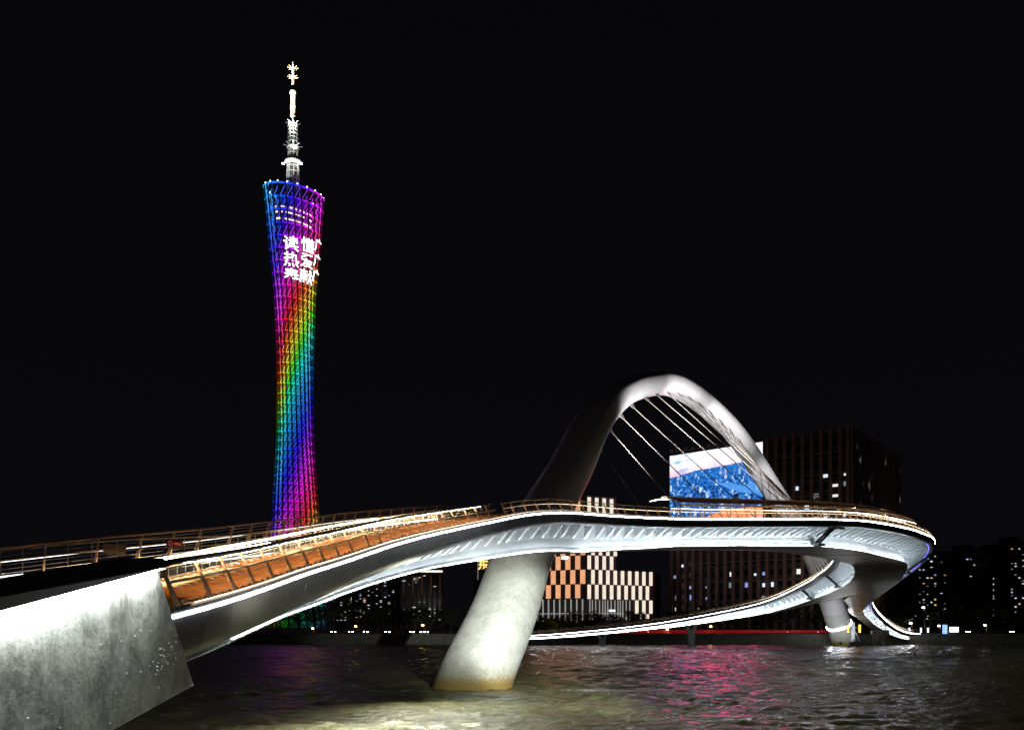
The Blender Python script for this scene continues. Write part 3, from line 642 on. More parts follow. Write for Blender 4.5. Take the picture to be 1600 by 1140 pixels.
M_tring = emi_attr('tower_ring_led', 1.35); M_tbrace = emi_attr('tower_brace_led', .95); M_tcore = emi_attr('tower_core_wash', .24); M_tcol = emi_attr('tower_column', .035); M_tedge = emi_attr('tower_column_glow', .6)
NC, NR = 24, 46
rz_ = np.array([tz(p) for p in np.r_[np.linspace(985, 700, 22), np.linspace(686.5, 300, 24+0)-0]])
gaps = np.cumsum(np.r_[0, np.interp(np.linspace(0, 1, NR-1), [0, .45, 1], [13, 13.2, 19.5])]); rz_ = np.array([tz(985-g*(985-303)/gaps[-1]) for g in gaps])
def cth(i, z): return 2*math.pi*i/NC + TWIST*(.5-(z-ZT0)/(ZT1-ZT0))
for i in range(NC):
    P = [tpt(cth(i, z), z, 1.0) for z in np.linspace(ZT0, ZT1, 26)]; th = cth(i, 250)
    o = MB().tube(P, np.linspace(1.2, .85, 26), 6).build('column', M_tcol, tower, True); paint(o)  # columns glow faintly in place of LED spill
for j, z in enumerate(rz_[:-1]):
    P = [tpt(t, z, 1.0) for t in np.linspace(0, 2*math.pi, 61)]
    o = MB().tube(P, .42 if j < 34 else .5, 4, False).build('ring', M_tring, tower); paint(o, .2)
b = MB()
for j in range(NR-1):
    z0, z1 = rz_[j], rz_[j+1]
    for i in range(NC):
        a0 = cth(i, z0); a1 = cth(i+1, z1); b.tube([tpt(a0, z0, .95), tpt(a1, z1, .95)], .33, 4, False)
        b.tube([tpt((a0+a1)/2+.05, z0, .93), tpt(a1-.02, (z0+z1)/2, .93)], .28, 4, False)
o = b.build('diagonal_brace', M_tbrace, tower); paint(o, .5, .8); o['kind'] = 'stuff'
rows = [[tpt(t, z, .60) for t in np.linspace(0, 2*math.pi, 33)] for z in np.linspace(ZT0, ZT1-8, 60)]
o = loft('core', rows, M_tcore, tower); paint(o, .35)  # LED wash on the core is put into its own emission
# observation floors near the top: slabs with warm lit windows
M_tslab = mat('tower_slab', (.10, .10, .14), .5); M_twin = emi('tower_window', (1, .80, .62), 1.6)
for z in [tz(p) for p in (330, 338, 346, 356, 368)]:
    P = [tpt(t, z, .66) for t in np.linspace(0, 2*math.pi, 49)]; MB().tube(P, 1.3, 4, False).build('floor_slab', M_tslab, tower)
for z in [tz(p) for p in (334, 342, 352)]:
    for t in np.arange(-1.3, 1.3, .07):
        if random.random() < .62:
            p = tpt(t, z, .70); MB().box(p, (random.uniform(.9, 2.0), .6, random.uniform(.9, 1.8)), rz(t)).build('floor_window', M_twin, tower)
# rim lamps
M_rim = emi('rim_lamp', (.95, .95, 1), 6)
for t in np.arange(0, 2*math.pi, .33):
    p = tpt(t, ZT1, .99)+UP*1.5; MB().lathe([(.25, -.6), (.6, -.2), (.6, .3), (.2, .6)], p, 6).build('rim_lamp', M_rim, tower)
P = [tpt(t, ZT1, .99) for t in np.linspace(0, 2*math.pi, 61)]; o = MB().tube(P, .9, 5, False).build('top_ring', M_tring, tower); paint(o)
# mast
M_mast = mat('mast_white', (.75, .78, .76), .5); M_mred = mat('mast_red', (.55, .20, .11), .5); M_mor = mat('mast_gold', (.6, .40, .18), .5)
MX, MY = -232.3, TD
def mz(py): return tz(py)
mast = empty('mast'); mast.parent = tower; mast.matrix_parent_inverse = Matrix.Translation(-world_loc(tower))
for i in range(8):
    q = 2*math.pi*(i+.5)/8
    MB().tube([(MX+7*math.cos(q), MY+7*math.sin(q), mz(300)), (MX+5.6*math.cos(q), MY+5.6*math.sin(q), mz(252))], .55, 5).build('leg', M_mast, mast)
    MB().tube([(MX+5.0*math.cos(q), MY+5.0*math.sin(q), mz(244)), (MX+4.7*math.cos(q), MY+4.7*math.sin(q), mz(193))], .5, 5).build('upright', M_mast, mast)
for py, r in ((290, 6.9), (280, 6.6), (270, 6.3), (261, 6.0), (240, 5), (235.5, 5), (222, 4.9), (216, 4.9), (210, 4.8), (204, 4.8), (199, 4.7)):
    P = [(MX+r*math.cos(q), MY+r*math.sin(q), mz(py)) for q in np.linspace(0, 2*math.pi, 25)]; MB().tube(P, .45, 5, False).build('hoop', M_mast, mast)
MB().lathe([(2.6, mz(300)), (2.4, mz(193))], (MX, MY, 0), 12).build('inner_shaft', mat('mast_shaft', (.30, .25, .18), .6), mast)
for py, r, h in ((254, 8.6, 1.5), (231, 6.2, 1.4), (196, 5.2, 1.2)):
    MB().lathe([(r*.7, -h), (r, 0), (r, h*.6), (r*.6, h)], (MX, MY, mz(py)), 20).build('platform', M_mast, mast)
MB().lathe([(3.3, mz(193)), (3.3, mz(183)), (2.7, mz(180.5))], (MX, MY, 0), 14).build('mast_cap', M_mast, mast)
seg = [(180.5, 173, 2.7, 1), (173, 166, 2.6, 0), (166, 159.5, 2.6, 1), (159.5, 149, 2.5, 0), (149, 146, 2.5, 1), (142, 131, 1.5, 0), (131, 124, 1.4, 1), (124, 109, 1.2, 0), (107.5, 101, .9, 0), (101, 97.5, .7, 0)]
for y0, y1, r, red in seg: MB().lathe([(r, mz(y0)), (r, mz(y1))], (MX, MY, 0), 10).build('mast_band', M_mred if red else M_mast, mast)
MB().lathe([(2.6, mz(147.5)), (3.1, mz(146)), (3.1, mz(143.5)), (1.6, mz(141.5))], (MX, MY, 0), 14).build('collar', M_mor, mast)
MB().lathe([(.8, mz(98)), (.25, mz(95))], (MX, MY, 0), 8).build('mast_tip', M_mor, mast)
for py, r, n in ((122.5, 5.6, 8), (108, 5.6, 8), (231, 10, 8), (195, 7.8, 8)):
    for i in range(n):
        q = 2*math.pi*(i+.3)/n; b = np.array((MX, MY, mz(py))); d = np.array((math.cos(q), math.sin(q), .25))
        MB().tube([b+d*1.2, b+d*r], .30, 4).build('antenna', M_mast if py > 150 else M_mor, mast)
for sx in (-1, 1):
    MB().lathe([(.4, -1), (1.3, -.3), (1.3, .5), (.4, 1)], (MX+sx*9.6, MY-3, mz(258)), 8).build('beacon', emi('beacon', (1, .98, .9), 14), mast)
for j, (dx, z0, zt, en) in enumerate(((-14, 303, 240, 4.5e4), (14, 303, 215, 6e4), (-3, 303, 118, 1.5e7), (5, 250, 205, 1.5e4), (3, 303, 160, 2.2e6))):
    l = spot('mast_floodlight', (MX+dx, MY-9.5 if j == 3 else MY-28, mz(z0)+4), (MX, MY, mz(zt)), en, (60, 60, 14, 60, 13)[j], .6, (1, 1, .94), 1.0); l.parent = tower; l.matrix_parent_inverse = Matrix.Translation(-world_loc(tower))
# lettering on the lattice, three rows that run round the right side
def text_mesh(txt, size, bold=0.02):
    cu = bpy.data.curves.new('txt', 'FONT'); cu.body = txt; cu.size = size; cu.offset = bold; cu.resolution_u = 3; cu.align_x = 'CENTER'
    ob = bpy.data.objects.new('txt', cu); COL.objects.link(ob); dg = bpy.context.evaluated_depsgraph_get()
    me = bpy.data.meshes.new_from_object(ob.evaluated_get(dg)); bpy.data.objects.remove(ob); return me
M_txt = emi('tower_lettering', (1, .97, 1), 3.0)
for r_, word in enumerate(('\u8bfb\u61c2\u5e7f\u5dde', '\u70ed\u7231\u5e7f\u5dde', '\u5949\u732e\u5e7f\u5dde')):
    for c_, ch in enumerate(word[:3]):
        me = text_mesh(ch, 15.6, .13)
        bm = bmesh.new(); bm.from_mesh(me); bmesh.ops.subdivide_edges(bm, edges=[e for e in bm.edges if e.calc_length() > 2.5], cuts=2); bm.to_mesh(me); bm.free()
        xs_ = [v.co.x for v in me.vertices] or [0]; ys_ = [v.co.y for v in me.vertices] or [0]; mxx, mny, mxy = (min(xs_)+max(xs_))/2, min(ys_), max(ys_)
        th0 = math.radians((5, 43, 77)[c_]); zc_ = CAM_H+(975-(381.5, 405.5, 430)[r_])/1400*(TD-.9*26*math.cos(th0))
        for v in me.vertices:
            z = zc_+(v.co.y-(mny+mxy)/2); R = trad(z); th = th0+(v.co.x-mxx)/R
            p = tpt(th, z+2.5, 1.05); v.co = p
        me.materials.append(M_txt); me.update(); link('lettering', me, tower)

# ------------------------------------------------------------------ buildings on the far side
M_bdark = mat('night_facade', (.085, .07, .07), .7, 0, .1, .2); M_bpil = mat('night_pilaster', (.30, .20, .18), .7, 0, .3, .2); M_bglass = mat('night_glass', (.02, .022, .03), .15, 0)
W_LIT = [emi('window_cool', (.72, .86, 1.0), 1.1), emi('window_white', (1, .97, .9), .9), emi('window_warm', (1, .68, .32), .8), emi('window_dim', (.55, .66, .75), .3), emi('window_blue', (.35, .45, .9), .7)]
def wall_frame(p0, p1):
    p0 = np.array((*p0, 0.)); p1 = np.array((*p1, 0.)); u = p1-p0; L = np.linalg.norm(u); u /= L; n = np.array((u[1], -u[0], 0)); return p0, u, n, L
def fbox(name, fr_, t0, t1, z0, z1, d0, d1, m, parent):
    p0, u, n, L = fr_; c = lambda t, d, z: p0+u*t+n*d+UP*z
    return MB().hexa([c(t0, d0, z0), c(t1, d0, z0), c(t1, d1, z0), c(t0, d1, z0), c(t0, d0, z1), c(t1, d0, z1), c(t1, d1, z1), c(t0, d1, z1)]).build(name, m, parent)
def windows(parent, fr_, t0, t1, z0, z1, nx, nz, wf, hf_, lit, lit_rows=None, wts=(4, 3, 1, 4, 1), sub=None):
    """dark panes as one mass, each lit window a part of its own"""
    p0, u, n, L = fr_; dx, dz = (t1-t0)/nx, (z1-z0)/nz; b = MB()
    for j in range(nz):
        for i in range(nx):
            a, z = t0+dx*(i+.5), z0+dz*(j+.5); pr = lit if lit_rows is None else lit*lit_rows.get(j, .25)
            h = dz*hf_
            if random.random() < pr:
                m = random.choices(W_LIT, wts)[0]; w_ = dx*wf*random.uniform(.4, 1); h2 = h*random.uniform(.35, 1)
                fbox('lit_window', fr_, a-w_/2, a+w_/2, z-h/2, z-h/2+h2, .02, .10, m, parent)
            else:
                c = p0+u*a+n*.04+UP*z; b.box(c, (dx*wf, .05, h), np.stack([u, n, UP], 1))
    o = b.build('dark_window', M_bglass, parent); o['kind'] = 'stuff'
def tower_block(name, label, cat, px0, px1, ytop, D, depth, ang=0., nx=8, nz=20, lit=.1, group=None, m=None, warm_cols=0, wts=(4, 3, 1, 4, 1), crown=None):
    x0, x1 = (px0-800)/1400*D, (px1-800)/1400*D; zt = CAM_H+(975-ytop)/1400*D
    p0 = (x0, D); p1 = (x0+(x1-x0), D+(x1-x0)*math.tan(ang)); f = wall_frame(p0, p1); e = empty(name, (x0, D, GZ)); tag(e, label, cat, group)
    q0, u, n, L = f
    fbox('wall', f, 0, L, GZ, zt, 0, -depth, m or M_bdark, e)
    fbox('roof', f, .15*L, .6*L, zt, zt+3.5, -depth*.2, -depth*.7, m or M_bdark, e); fbox('parapet', f, -.2, L+.2, zt, zt+1.0, .2, -.4, m or M_bdark, e)
    for i in range(nx+1): fbox('pilaster', f, L*i/nx-.35, L*i/nx+.35, GZ, zt, 0, .5, M_bpil, e)
    windows(e, f, 0, L, GZ+6, zt-1.5, nx, nz, .62, .5, lit, wts=wts)
    for i in range(warm_cols):
        t = L*(.06+.88*i/max(1, warm_cols-1)); fbox('light_line', f, t-.25, t+.25, GZ+25, zt-2, .5, .62, emi('facade_warm_line', (1, .42, .14), .05), e)
    if crown: fbox('crown_light', f, L*crown[0], L*crown[1], zt+.4, zt+1.6, .3, .55, emi('crown_light', (1, .72, .40), 2.2), e)
    return e, f, zt
tower_block('apartment_tower', 'brown apartment tower with warm crown light behind the near branch', 'building', 627, 691, 894, 640, 30, .08, 8, 26, .13, 'apartment towers behind the near branch', warm_cols=5, wts=(4, 4, 1, 3, 0), crown=(.45, 1))
tower_block('apartment_tower', 'dim apartment tower with clustered white windows left of the brown one', 'building', 560, 618, 905, 660, 30, -.05, 9, 24, .17, 'apartment towers behind the near branch', wts=(3, 5, 2, 3, 1))
tower_block('apartment_tower', 'lower dim apartment block beside the tower base', 'building', 518, 560, 928, 690, 30, .05, 7, 18, .14, 'apartment towers behind the near branch', wts=(3, 5, 2, 3, 1))
tower_block('apartment_tower', 'dark slab apartment tower nearest the bridge tip on the right', 'building', 1428, 1466, 862, 560, 25, .1, 6, 24, .20, 'apartment towers on the right')
tower_block('apartment_tower', 'low dark apartment tower second from the bridge tip', 'building', 1468, 1502, 868, 600, 25, 0, 6, 24, .15, 'apartment towers on the right')
tower_block('apartment_tower', 'wide unlit apartment tower in the middle of the right group', 'building', 1503, 1548, 858, 580, 25, .05, 8, 24, .06, 'apartment towers on the right')
tower_block('apartment_tower', 'apartment tower with one bright stair column on the right', 'building', 1550, 1577, 857, 560, 25, 0, 5, 24, .28, 'apartment towers on the right')
tower_block('apartment_tower', 'tallest apartment tower at the right edge of the view', 'building', 1578, 1612, 846, 540, 25, -.05, 6, 26, .22, 'apartment towers on the right', wts=(3, 4, 3, 3, 1))

# office block with the giant screen
ob = empty('office_block', (80.8, 456, GZ)); tag(ob, 'tall dark office block with pilasters carrying the giant screen', 'building')
f1 = wall_frame((80.8, 456), (151, 400)); f2 = wall_frame((151, 400), (204, 472)); ZB = 94.0
P = [(80.8, 456), (151, 400), (204, 472), (133.8, 528)]
mk('wall', [(x, y, GZ) for x, y in P]+[(x, y, ZB) for x, y in P], [(0, 1, 5, 4), (1, 2, 6, 5), (2, 3, 7, 6), (3, 0, 4, 7), (4, 5, 6, 7)], M_bdark, ob)
for f, n_ in ((f1, 21), (f2, 18)):
    L = f[3]
    for i in range(n_+1):
        t = min(max(L*i/n_, .8), L-.8); fbox('pilaster', f, t-.75, t+.75, GZ, ZB+.8, 0, 1.1, M_bpil, ob)
    for z in np.arange(8, ZB, 9.5): fbox('cornice', f, .2, L-.2, z-.3, z+.3, 0, .35, M_bpil, ob)
windows(ob, f1, f1[3]*.56, f1[3], 44, ZB-4, 9, 10, .62, .5, .30, {2: 1.8, 3: 1.3, 4: 1.1, 5: 1.8, 6: .6, 7: 0, 8: 0, 9: 0}, (5, 3, 0, 4, 1))
windows(ob, f1, 1, f1[3], 6, 39, 21, 6, .62, .5, .40, {0: .2, 1: .5, 2: 1.1, 3: .9, 4: .7, 5: .3}, (5, 2, 1, 3, 2))
windows(ob, f2, 1, f2[3], 6, ZB-4, 18, 16, .5, .5, .07, None, (2, 3, 2, 6, 0))
def screen_mat():
    m = bpy.data.materials.new('screen_picture'); nt, b = nodes(m); L = nt.links.new
    uv = N(nt, 'ShaderNodeUVMap'); sp = N(nt, 'ShaderNodeSeparateXYZ'); L(uv.outputs[0], sp.inputs[0]); U, V = sp.outputs[0], sp.outputs[1]
    def math_(op, a, b_=None, c=None):
        n = N(nt, 'ShaderNodeMath', operation=op)
        for i, v in enumerate((a, b_, c)):
            if v is None: continue
            if isinstance(v, (int, float)): n.inputs[i].default_value = v
            else: L(v, n.inputs[i])
        return n.outputs[0]
    def noise(sx, sy, det=4, dist=0):
        mp = N(nt, 'ShaderNodeMapping'); mp.inputs['Scale'].default_value = (sx, sy, 1); L(uv.outputs[0], mp.inputs[0]); n = N(nt, 'ShaderNodeTexNoise', i_Scale=1, i_Detail=det, i_Roughness=.65, i_Distortion=dist); L(mp.outputs[0], n.inputs['Vector']); return n.outputs['Fac']
    def ramp(fac, stops):
        r = N(nt, 'ShaderNodeValToRGB'); e = r.color_ramp.elements
        while len(e) < len(stops): e.new(.5)
        for q, (p, c) in zip(e, stops): q.position = p; q.color = (*c, 1)
        L(fac, r.inputs[0]); return r.outputs[0]
    def mix(f, a, b_):
        n = N(nt, 'ShaderNodeMixRGB')
        for i, v in enumerate((f, a, b_)):
            if isinstance(v, (int, float)): n.inputs[i].default_value = v
            elif isinstance(v, tuple): n.inputs[i].default_value = (*v, 1)
            else: L(v, n.inputs[i])
        return n.outputs[0]
    # sky with pale cloud, hills, blocky city, river; warm caption band underneath
    skyc = ramp(math_('ADD', V, math_('MULTIPLY', noise(5, 14), .05)), [(.80, (.95, .52, .62)), (.86, (1, .80, .84)), (.93, (1, .96, .97)), (1.0, (1, .93, .98))])
    cl = N(nt, 'ShaderNodeMapRange'); cl.inputs[1].default_value = .50; cl.inputs[2].default_value = .66; L(noise(4.5, 17, 5), cl.inputs[0])
    lft = N(nt, 'ShaderNodeMapRange'); lft.inputs[1].default_value = .62; lft.inputs[2].default_value = .4; L(U, lft.inputs[0])
    skyc = mix(math_('MULTIPLY', cl.outputs[0], lft.outputs[0]), skyc, (.16, .42, .78))
    hor = math_('ADD', math_('ADD', math_('MULTIPLY', noise(5, .01, 5), .07), math_('MULTIPLY', math_('MULTIPLY', U, math_('SUBTRACT', 1.55, U)), .10)), .725)
    vor = N(nt, 'ShaderNodeTexVoronoi', i_Scale=1.0); mp = N(nt, 'ShaderNodeMapping'); mp.inputs['Scale'].default_value = (40, 20, 1); L(uv.outputs[0], mp.inputs[0]); L(mp.outputs[0], vor.inputs['Vector']); vor.distance = 'CHEBYCHEV'
    city = ramp(noise(26, 34, 8), [(.36, (.001, .012, .09)), (.47, (.006, .07, .34)), (.56, (.02, .20, .62)), (.64, (.60, .80, 1.0))])
    vs = N(nt, 'ShaderNodeSeparateXYZ'); L(vor.outputs['Color'], vs.inputs[0])
    city = mix(math_('MULTIPLY', math_('GREATER_THAN', vs.outputs[0], .45), .7), city, ramp(vs.outputs[1], [(.0, (.001, .015, .09)), (.45, (.008, .07, .30)), (.8, (.04, .26, .70)), (.93, (.85, .93, 1))]))
    far = N(nt, 'ShaderNodeMapRange'); far.inputs[1].default_value = .60; far.inputs[2].default_value = .76; L(V, far.inputs[0])
    city = mix(math_('MULTIPLY', far.outputs[0], .55), city, (.01, .15, .52))
    rv = math_('LESS_THAN', math_('ABSOLUTE', math_('SUBTRACT', math_('ADD', V, math_('MULTIPLY', math_('SUBTRACT', noise(3, 3, 2), .5), .12)), math_('SUBTRACT', .80, math_('MULTIPLY', U, .30)))), math_('MULTIPLY', math_('SUBTRACT', U, .42), .10))
    city = mix(math_('MULTIPLY', rv, .8), city, (.09, .32, .80))
    img = mix(math_('GREATER_THAN', V, hor), city, skyc)
    cap_ = ramp(noise(3, 3, 3), [(.35, (1, .22, .09)), (.7, (1, .42, .20))])
    pink = ramp(V, [(.0, (1, .06, .22)), (.24, (1, .10, .26)), (.30, (1, .30, .15))])
    isc = math_('MULTIPLY', math_('LESS_THAN', V, .36), math_('GREATER_THAN', math_('ADD', U, math_('MULTIPLY', math_('SUBTRACT', .30, V), 3.2)), .42))
    img = mix(isc, img, mix(math_('LESS_THAN', V, .26), cap_, pink))
    # module joints of the panel wall
    gx = math_('LESS_THAN', math_('FRACT', math_('MULTIPLY', U, 14)), .03); gy = math_('LESS_THAN', math_('FRACT', math_('MULTIPLY', V, 14)), .03)
    img = mix(math_('MULTIPLY', math_('MAXIMUM', gx, gy), .28), img, (.02, .02, .05))
    L(img, b.inputs['Emission Color']); b.inputs['Base Color'].default_value = (.01, .01, .01, 1); b.inputs['Roughness'].default_value = .4
    st = math_('ADD', 1.25, math_('MULTIPLY', math_('LESS_THAN', V, .26), 3.2)); L(st, b.inputs['Emission Strength'])
    return m
scr = empty('giant_screen', (100, 440, 40)); tag(scr, 'giant lit video screen showing a blue city skyline on the office block', 'screen')
p0, u, n, L = f1; t1_ = L*.552; zs0, zs1 = 45.0, 92.4
V = [p0+u*.3+n*1.6+UP*zs0, p0+u*t1_+n*1.6+UP*zs0, p0+u*t1_+n*1.6+UP*zs1, p0+u*.3+n*1.6+UP*(zs1-1.0)]
o = mk('display', V, [(0, 1, 2, 3)], screen_mat(), scr); uvl = o.data.uv_layers.new(name='UVMap')
for li, c in zip(o.data.loops, ((0, 0), (1, 0), (1, 1), (0, 1))): uvl.data[li.index].uv = c
fbox('frame', f1, 0, t1_+.3, zs0-.4, zs1+.3, .05, 1.5, M_black, scr)

for fx, fy, tx, ty in ((118, 372, 128, 418), (186, 410, 172, 428)):  # fill lamps added out of view to brighten the office block
    l = spot('facade_fill', (fx, fy, 4), (tx, ty, 55), 10000 if fx < 150 else 4000, 110, 1.0, (1, .78, .70), 1.0); l.parent = ob; l.matrix_parent_inverse = Matrix.Translation(-world_loc(ob))
# exhibition hall with a chequered wall of lit panels
hall = empty('exhibition_hall', (35, 430, GZ)); tag(hall, 'exhibition hall with chequered glowing orange and white wall panels', 'building')
def hx(px, D): return (px-800)/1400*D
HP = [(hx(838, 440), 440), (hx(917, 425), 425), (hx(1019, 445), 445), (hx(1019, 445)+10, 480), (hx(838, 440), 480)]
hz = lambda py, D=430: CAM_H+(975-py)/1400*D
HM = (hx(963, 434), 434)
def vol(name, pts, zt):
    n = len(pts); mk(name, [(x, y, GZ) for x, y in pts]+[(x, y, zt) for x, y in pts], [tuple(range(2*n-1, n-1, -1))]+[(i, (i+1) % n, (i+1) % n+n, i+n) for i in range(n)], M_bdark, hall)
vol('wall', [HP[0], HP[1], HM, (HM[0], 480), HP[4]], hz(776)); vol('wing_wall', [(HM[0]+.05, HM[1]), HP[2], HP[3], (HM[0]+.05, 480)], hz(891))
g1 = wall_frame(HP[0], HP[1]); g2 = wall_frame(HP[1], HP[2])
def panel_mat(name, col, st):
    m = emi(name, col, st); nt = m.node_tree; b = nt.nodes['Principled BSDF']; tc = N(nt, 'ShaderNodeTexCoord'); nz = N(nt, 'ShaderNodeTexNoise', i_Scale=.35, i_Detail=3)
    nt.links.new(tc.outputs['Object'], nz.inputs['Vector']); mr = N(nt, 'ShaderNodeMapRange'); mr.inputs[3].default_value = st*.75; mr.inputs[4].default_value = st*1.25; nt.links.new(nz.outputs['Fac'], mr.inputs[0]); nt.links.new(mr.outputs[0], b.inputs['Emission Strength']); return m
M_po = panel_mat('panel_orange', (1, .47, .24), .85); M_pw = panel_mat('panel_white', (1, .86, .71), .95)
rowy = [934.5, 912.5, 890, 868, 846, 824, 802, 780]
for r_ in range(7):
    z0, z1 = hz(rowy[r_])+.15, hz(rowy[r_+1])-.15
    for i in range(6):
        t = g1[3]*((i+(.5 if r_ % 2 else 0))/5.2)+.4
        if t+2.6 < g1[3]: fbox('panel', g1, t, t+2.5, z0, z1, .02, .5, M_po, hall)
for r_, (ya, yb, pa, pb) in enumerate(((966, 958, 988, 1019), (958, 936, 982, 1019), (936, 913, 918, 1019), (913, 890, 918, 1019), (890, 868, 918, 962), (868, 846, 918, 962), (846, 824, 918, 962), (824, 802, 918, 962), (802, 778, 914, 960))):
    z0, z1 = hz(ya)+.15, hz(yb)-.15; L = g2[3]; n_ = 9
    for i in range(n_):
        t = L*((i+(.5 if r_ % 2 else 0))/n_)+.3; px = 918+(1019-918)*(t/L)
        if pa-1 <= px and px+4 <= pb+1: fbox('panel', g2, t, t+1.75, z0, z1, .02, .5, M_pw, hall)
M_pole = emi('lit_pole', (.85, .85, .80), .35)
for i in range(9): t = g1[3]*(i+.5)/9; fbox('lit_pole', g1, t-.25, t+.25, hz(970+2*math.sin(i*3)), hz(936), 1.2, 1.7, M_pole, hall)
for i in range(14):
    t = g2[3]*.64*(i+.4+.2*math.sin(i*5))/14; fbox('lit_pole', g2, t-.17, t+.17, hz(968), hz(937), 1.2, 1.6, M_pole, hall)
fbox('lit_beam', g1, 0, g1[3], hz(958.6), hz(957.4), 1.75, 2.0, M_pole, hall); fbox('lit_beam', g2, 0, g2[3]*.64, hz(958.6), hz(957.4), 1.65, 1.9, M_pole, hall)
fbox('sign_box', g2, g2[3]*.29, g2[3]*.38, hz(955), hz(952), 2, 2.2, emi('sign_white', (.9, 1, 1), 2), hall)
fbox('sign_box', g1, g1[3]*.52, g1[3]*.65, hz(873), hz(868.5), .6, .8, emi('sign_white', (.9, 1, 1), 2), hall)
# upright rooftop sign seen past the leaning pier
sg = empty('roof_sign', (-15, 470, GZ)); tag(sg, 'upright lit sign with white and orange characters beside the leaning pier', 'sign')
f = wall_frame((hx(745, 470), 470), (hx(772, 470), 470)); zz = lambda y: CAM_H+(975-y)/1400*470
fbox('building', f, -2, 20, GZ, zz(905), -1, -14, M_bdark, sg)
for t in (.4, 4.8, 8.2): fbox('sign_post', f, t, t+.35, zz(905), zz(860), 0, .3, emi('sign_frame', (.7, .62, .55), .35), sg)
for z in (862, 872, 882): fbox('sign_rail', f, .4, 8.5, zz(z), zz(z)+.3, .3, .5, MATS['sign_frame'], sg)
for ch, y, m in (('\u8c6b', 872, emi('sign_char_white', (.95, .95, 1), 2.2)), ('\u4e1c', 891, emi('sign_char_orange', (1, .52, .12), 2.2))):
    me = text_mesh(ch, 6.0, .12)
    for v in me.vertices: v.co = (hx(755, 470)+v.co.x, 469.3, zz(y)+v.co.y+.8)
    me.materials.append(m); me.update(); link('character', me, sg)

# ------------------------------------------------------------------ trees, lamps, cars and small things on the far bank
M_leaf = mat('leaves', (.045, .065, .022), .7, 0, 2, .5); M_bark = mat('bark', (.07, .05, .035), .9)
def tree_meshes(seed):
    r = random.Random(seed); V = []; F = []
    cl = [((r.gauss(0, 1.5), r.gauss(0, 1.5), 5.0+r.gauss(0, 1.1)), r.uniform(.8, 1.7)) for _ in range(12)]
    for c, R in cl:
        for _ in range(58):
            d = Vector((r.gauss(0, 1), r.gauss(0, 1), r.gauss(0, 1))).normalized()*R*r.uniform(.4, 1.05); p = Vector(c)+d; a = r.uniform(.16, .34)
            q = Vector((r.gauss(0, 1), r.gauss(0, 1), r.gauss(0, .6))).normalized(); s_ = q.orthogonal().normalized(); n = len(V)
            V += [p-q*a, p+s_*a*.6, p+q*a, p-s_*a*.6]; F.append((n, n+1, n+2, n+3))
    me = bpy.data.meshes.new('crown'); me.from_pydata([tuple(v) for v in V], [], F); me.materials.append(M_leaf)
    b = MB().tube([(0, 0, 0), (.1, 0, 1.6), (-.05, .1, 3.4), (.1, 0, 5)], [.24, .19, .14, .05], 6)
    for c, R in cl[:5]: b.tube([(0, .05, 2.6), (c[0]*.5, c[1]*.5, 3.9), c], [.10, .07, .03], 5)
    mt = bpy.data.meshes.new('trunk'); mt.from_pydata(b.v, [], b.f); mt.materials.append(M_bark); return me, mt
TM = [tree_meshes(i) for i in range(4)]
def tree(x, y, s, label, group):
    e = empty('tree', (x, y, GZ)); tag(e, label, 'tree', group); cm, tm = TM[random.randrange(4)]; e.rotation_euler = (0, 0, random.random()*6.28); e.scale = (s*1.25, s*1.25, s)
    for nm, me in (('crown', cm), ('trunk', tm)):
        o = bpy.data.objects.new(nm, me); COL.objects.link(o); o.parent = e
def ORD(i):
    u_ = ['first', 'second', 'third', 'fourth', 'fifth', 'sixth', 'seventh', 'eighth', 'ninth', 'tenth', 'eleventh', 'twelfth', 'thirteenth', 'fourteenth', 'fifteenth', 'sixteenth', 'seventeenth', 'eighteenth', 'nineteenth']
    n = i+1
    if n < 20: return u_[n-1]
    t_ = {2: 'twent', 3: 'thirt', 4: 'fort'}[n//10]; return t_+'ieth' if n % 10 == 0 else t_+'y-'+u_[n % 10-1]
for i in range(40):
    px = 400+i*31+random.uniform(-8, 8); D = random.uniform(302, 320)
    if 838 < px < 1030: s = random.uniform(.9, 1.15)
    else: s = random.uniform(1.1, 1.5)
    tree((px-800)/1400*D, D, s, 'dark leafy far-bank tree, '+ORD(i)+' from the left in its row', 'trees along the far bank')
for px, lab in ((862, 'small lamplit tree left of the hall steps'), (880, 'small lamplit tree in front of the orange panels'), (1038, 'small lamplit tree left of the low yellow lamp'), (1052, 'small lamplit tree right of the low yellow lamp'), (1112, 'small lamplit tree behind the taller ramp pier'), (1408, 'small tree beside the right ramp landing')): tree((px-800)/1400*284.5, 284.5, .72, lab, 'small promenade trees')
M_lampw = emi('lamp_white', (1, .93, .85), 30); M_lampy = emi('lamp_yellow', (1, .62, .20), 26)
LMP = [(491, 981, 300, 1, 'twin-headed yellow street lamp left of the tower base'), (558, 977.5, 300, 1, 'yellow street lamp under the middle of the near branch'), (663, 976, 300, 1, 'yellow street lamp left of the leaning pier'), (1045, 983, 283, 1, 'low yellow lamp among trees behind the ramp'), (1113, 978, 283, 1, 'yellow lamp behind the taller ramp pier'),
       (1445, 948.5, 281, 0, 'tall street lamp with a gold post right of the bridge end'), (1425, 973, 281, 0, 'short white lamp beside the right ramp landing'), (1469, 977, 300, 0, 'white lamp by the lit kiosk'), (1541, 976, 300, 0, 'lone bright lamp on the dark right bank'), (868, 990, 283, 1, 'low yellow lamp under the small trees near the hall')]
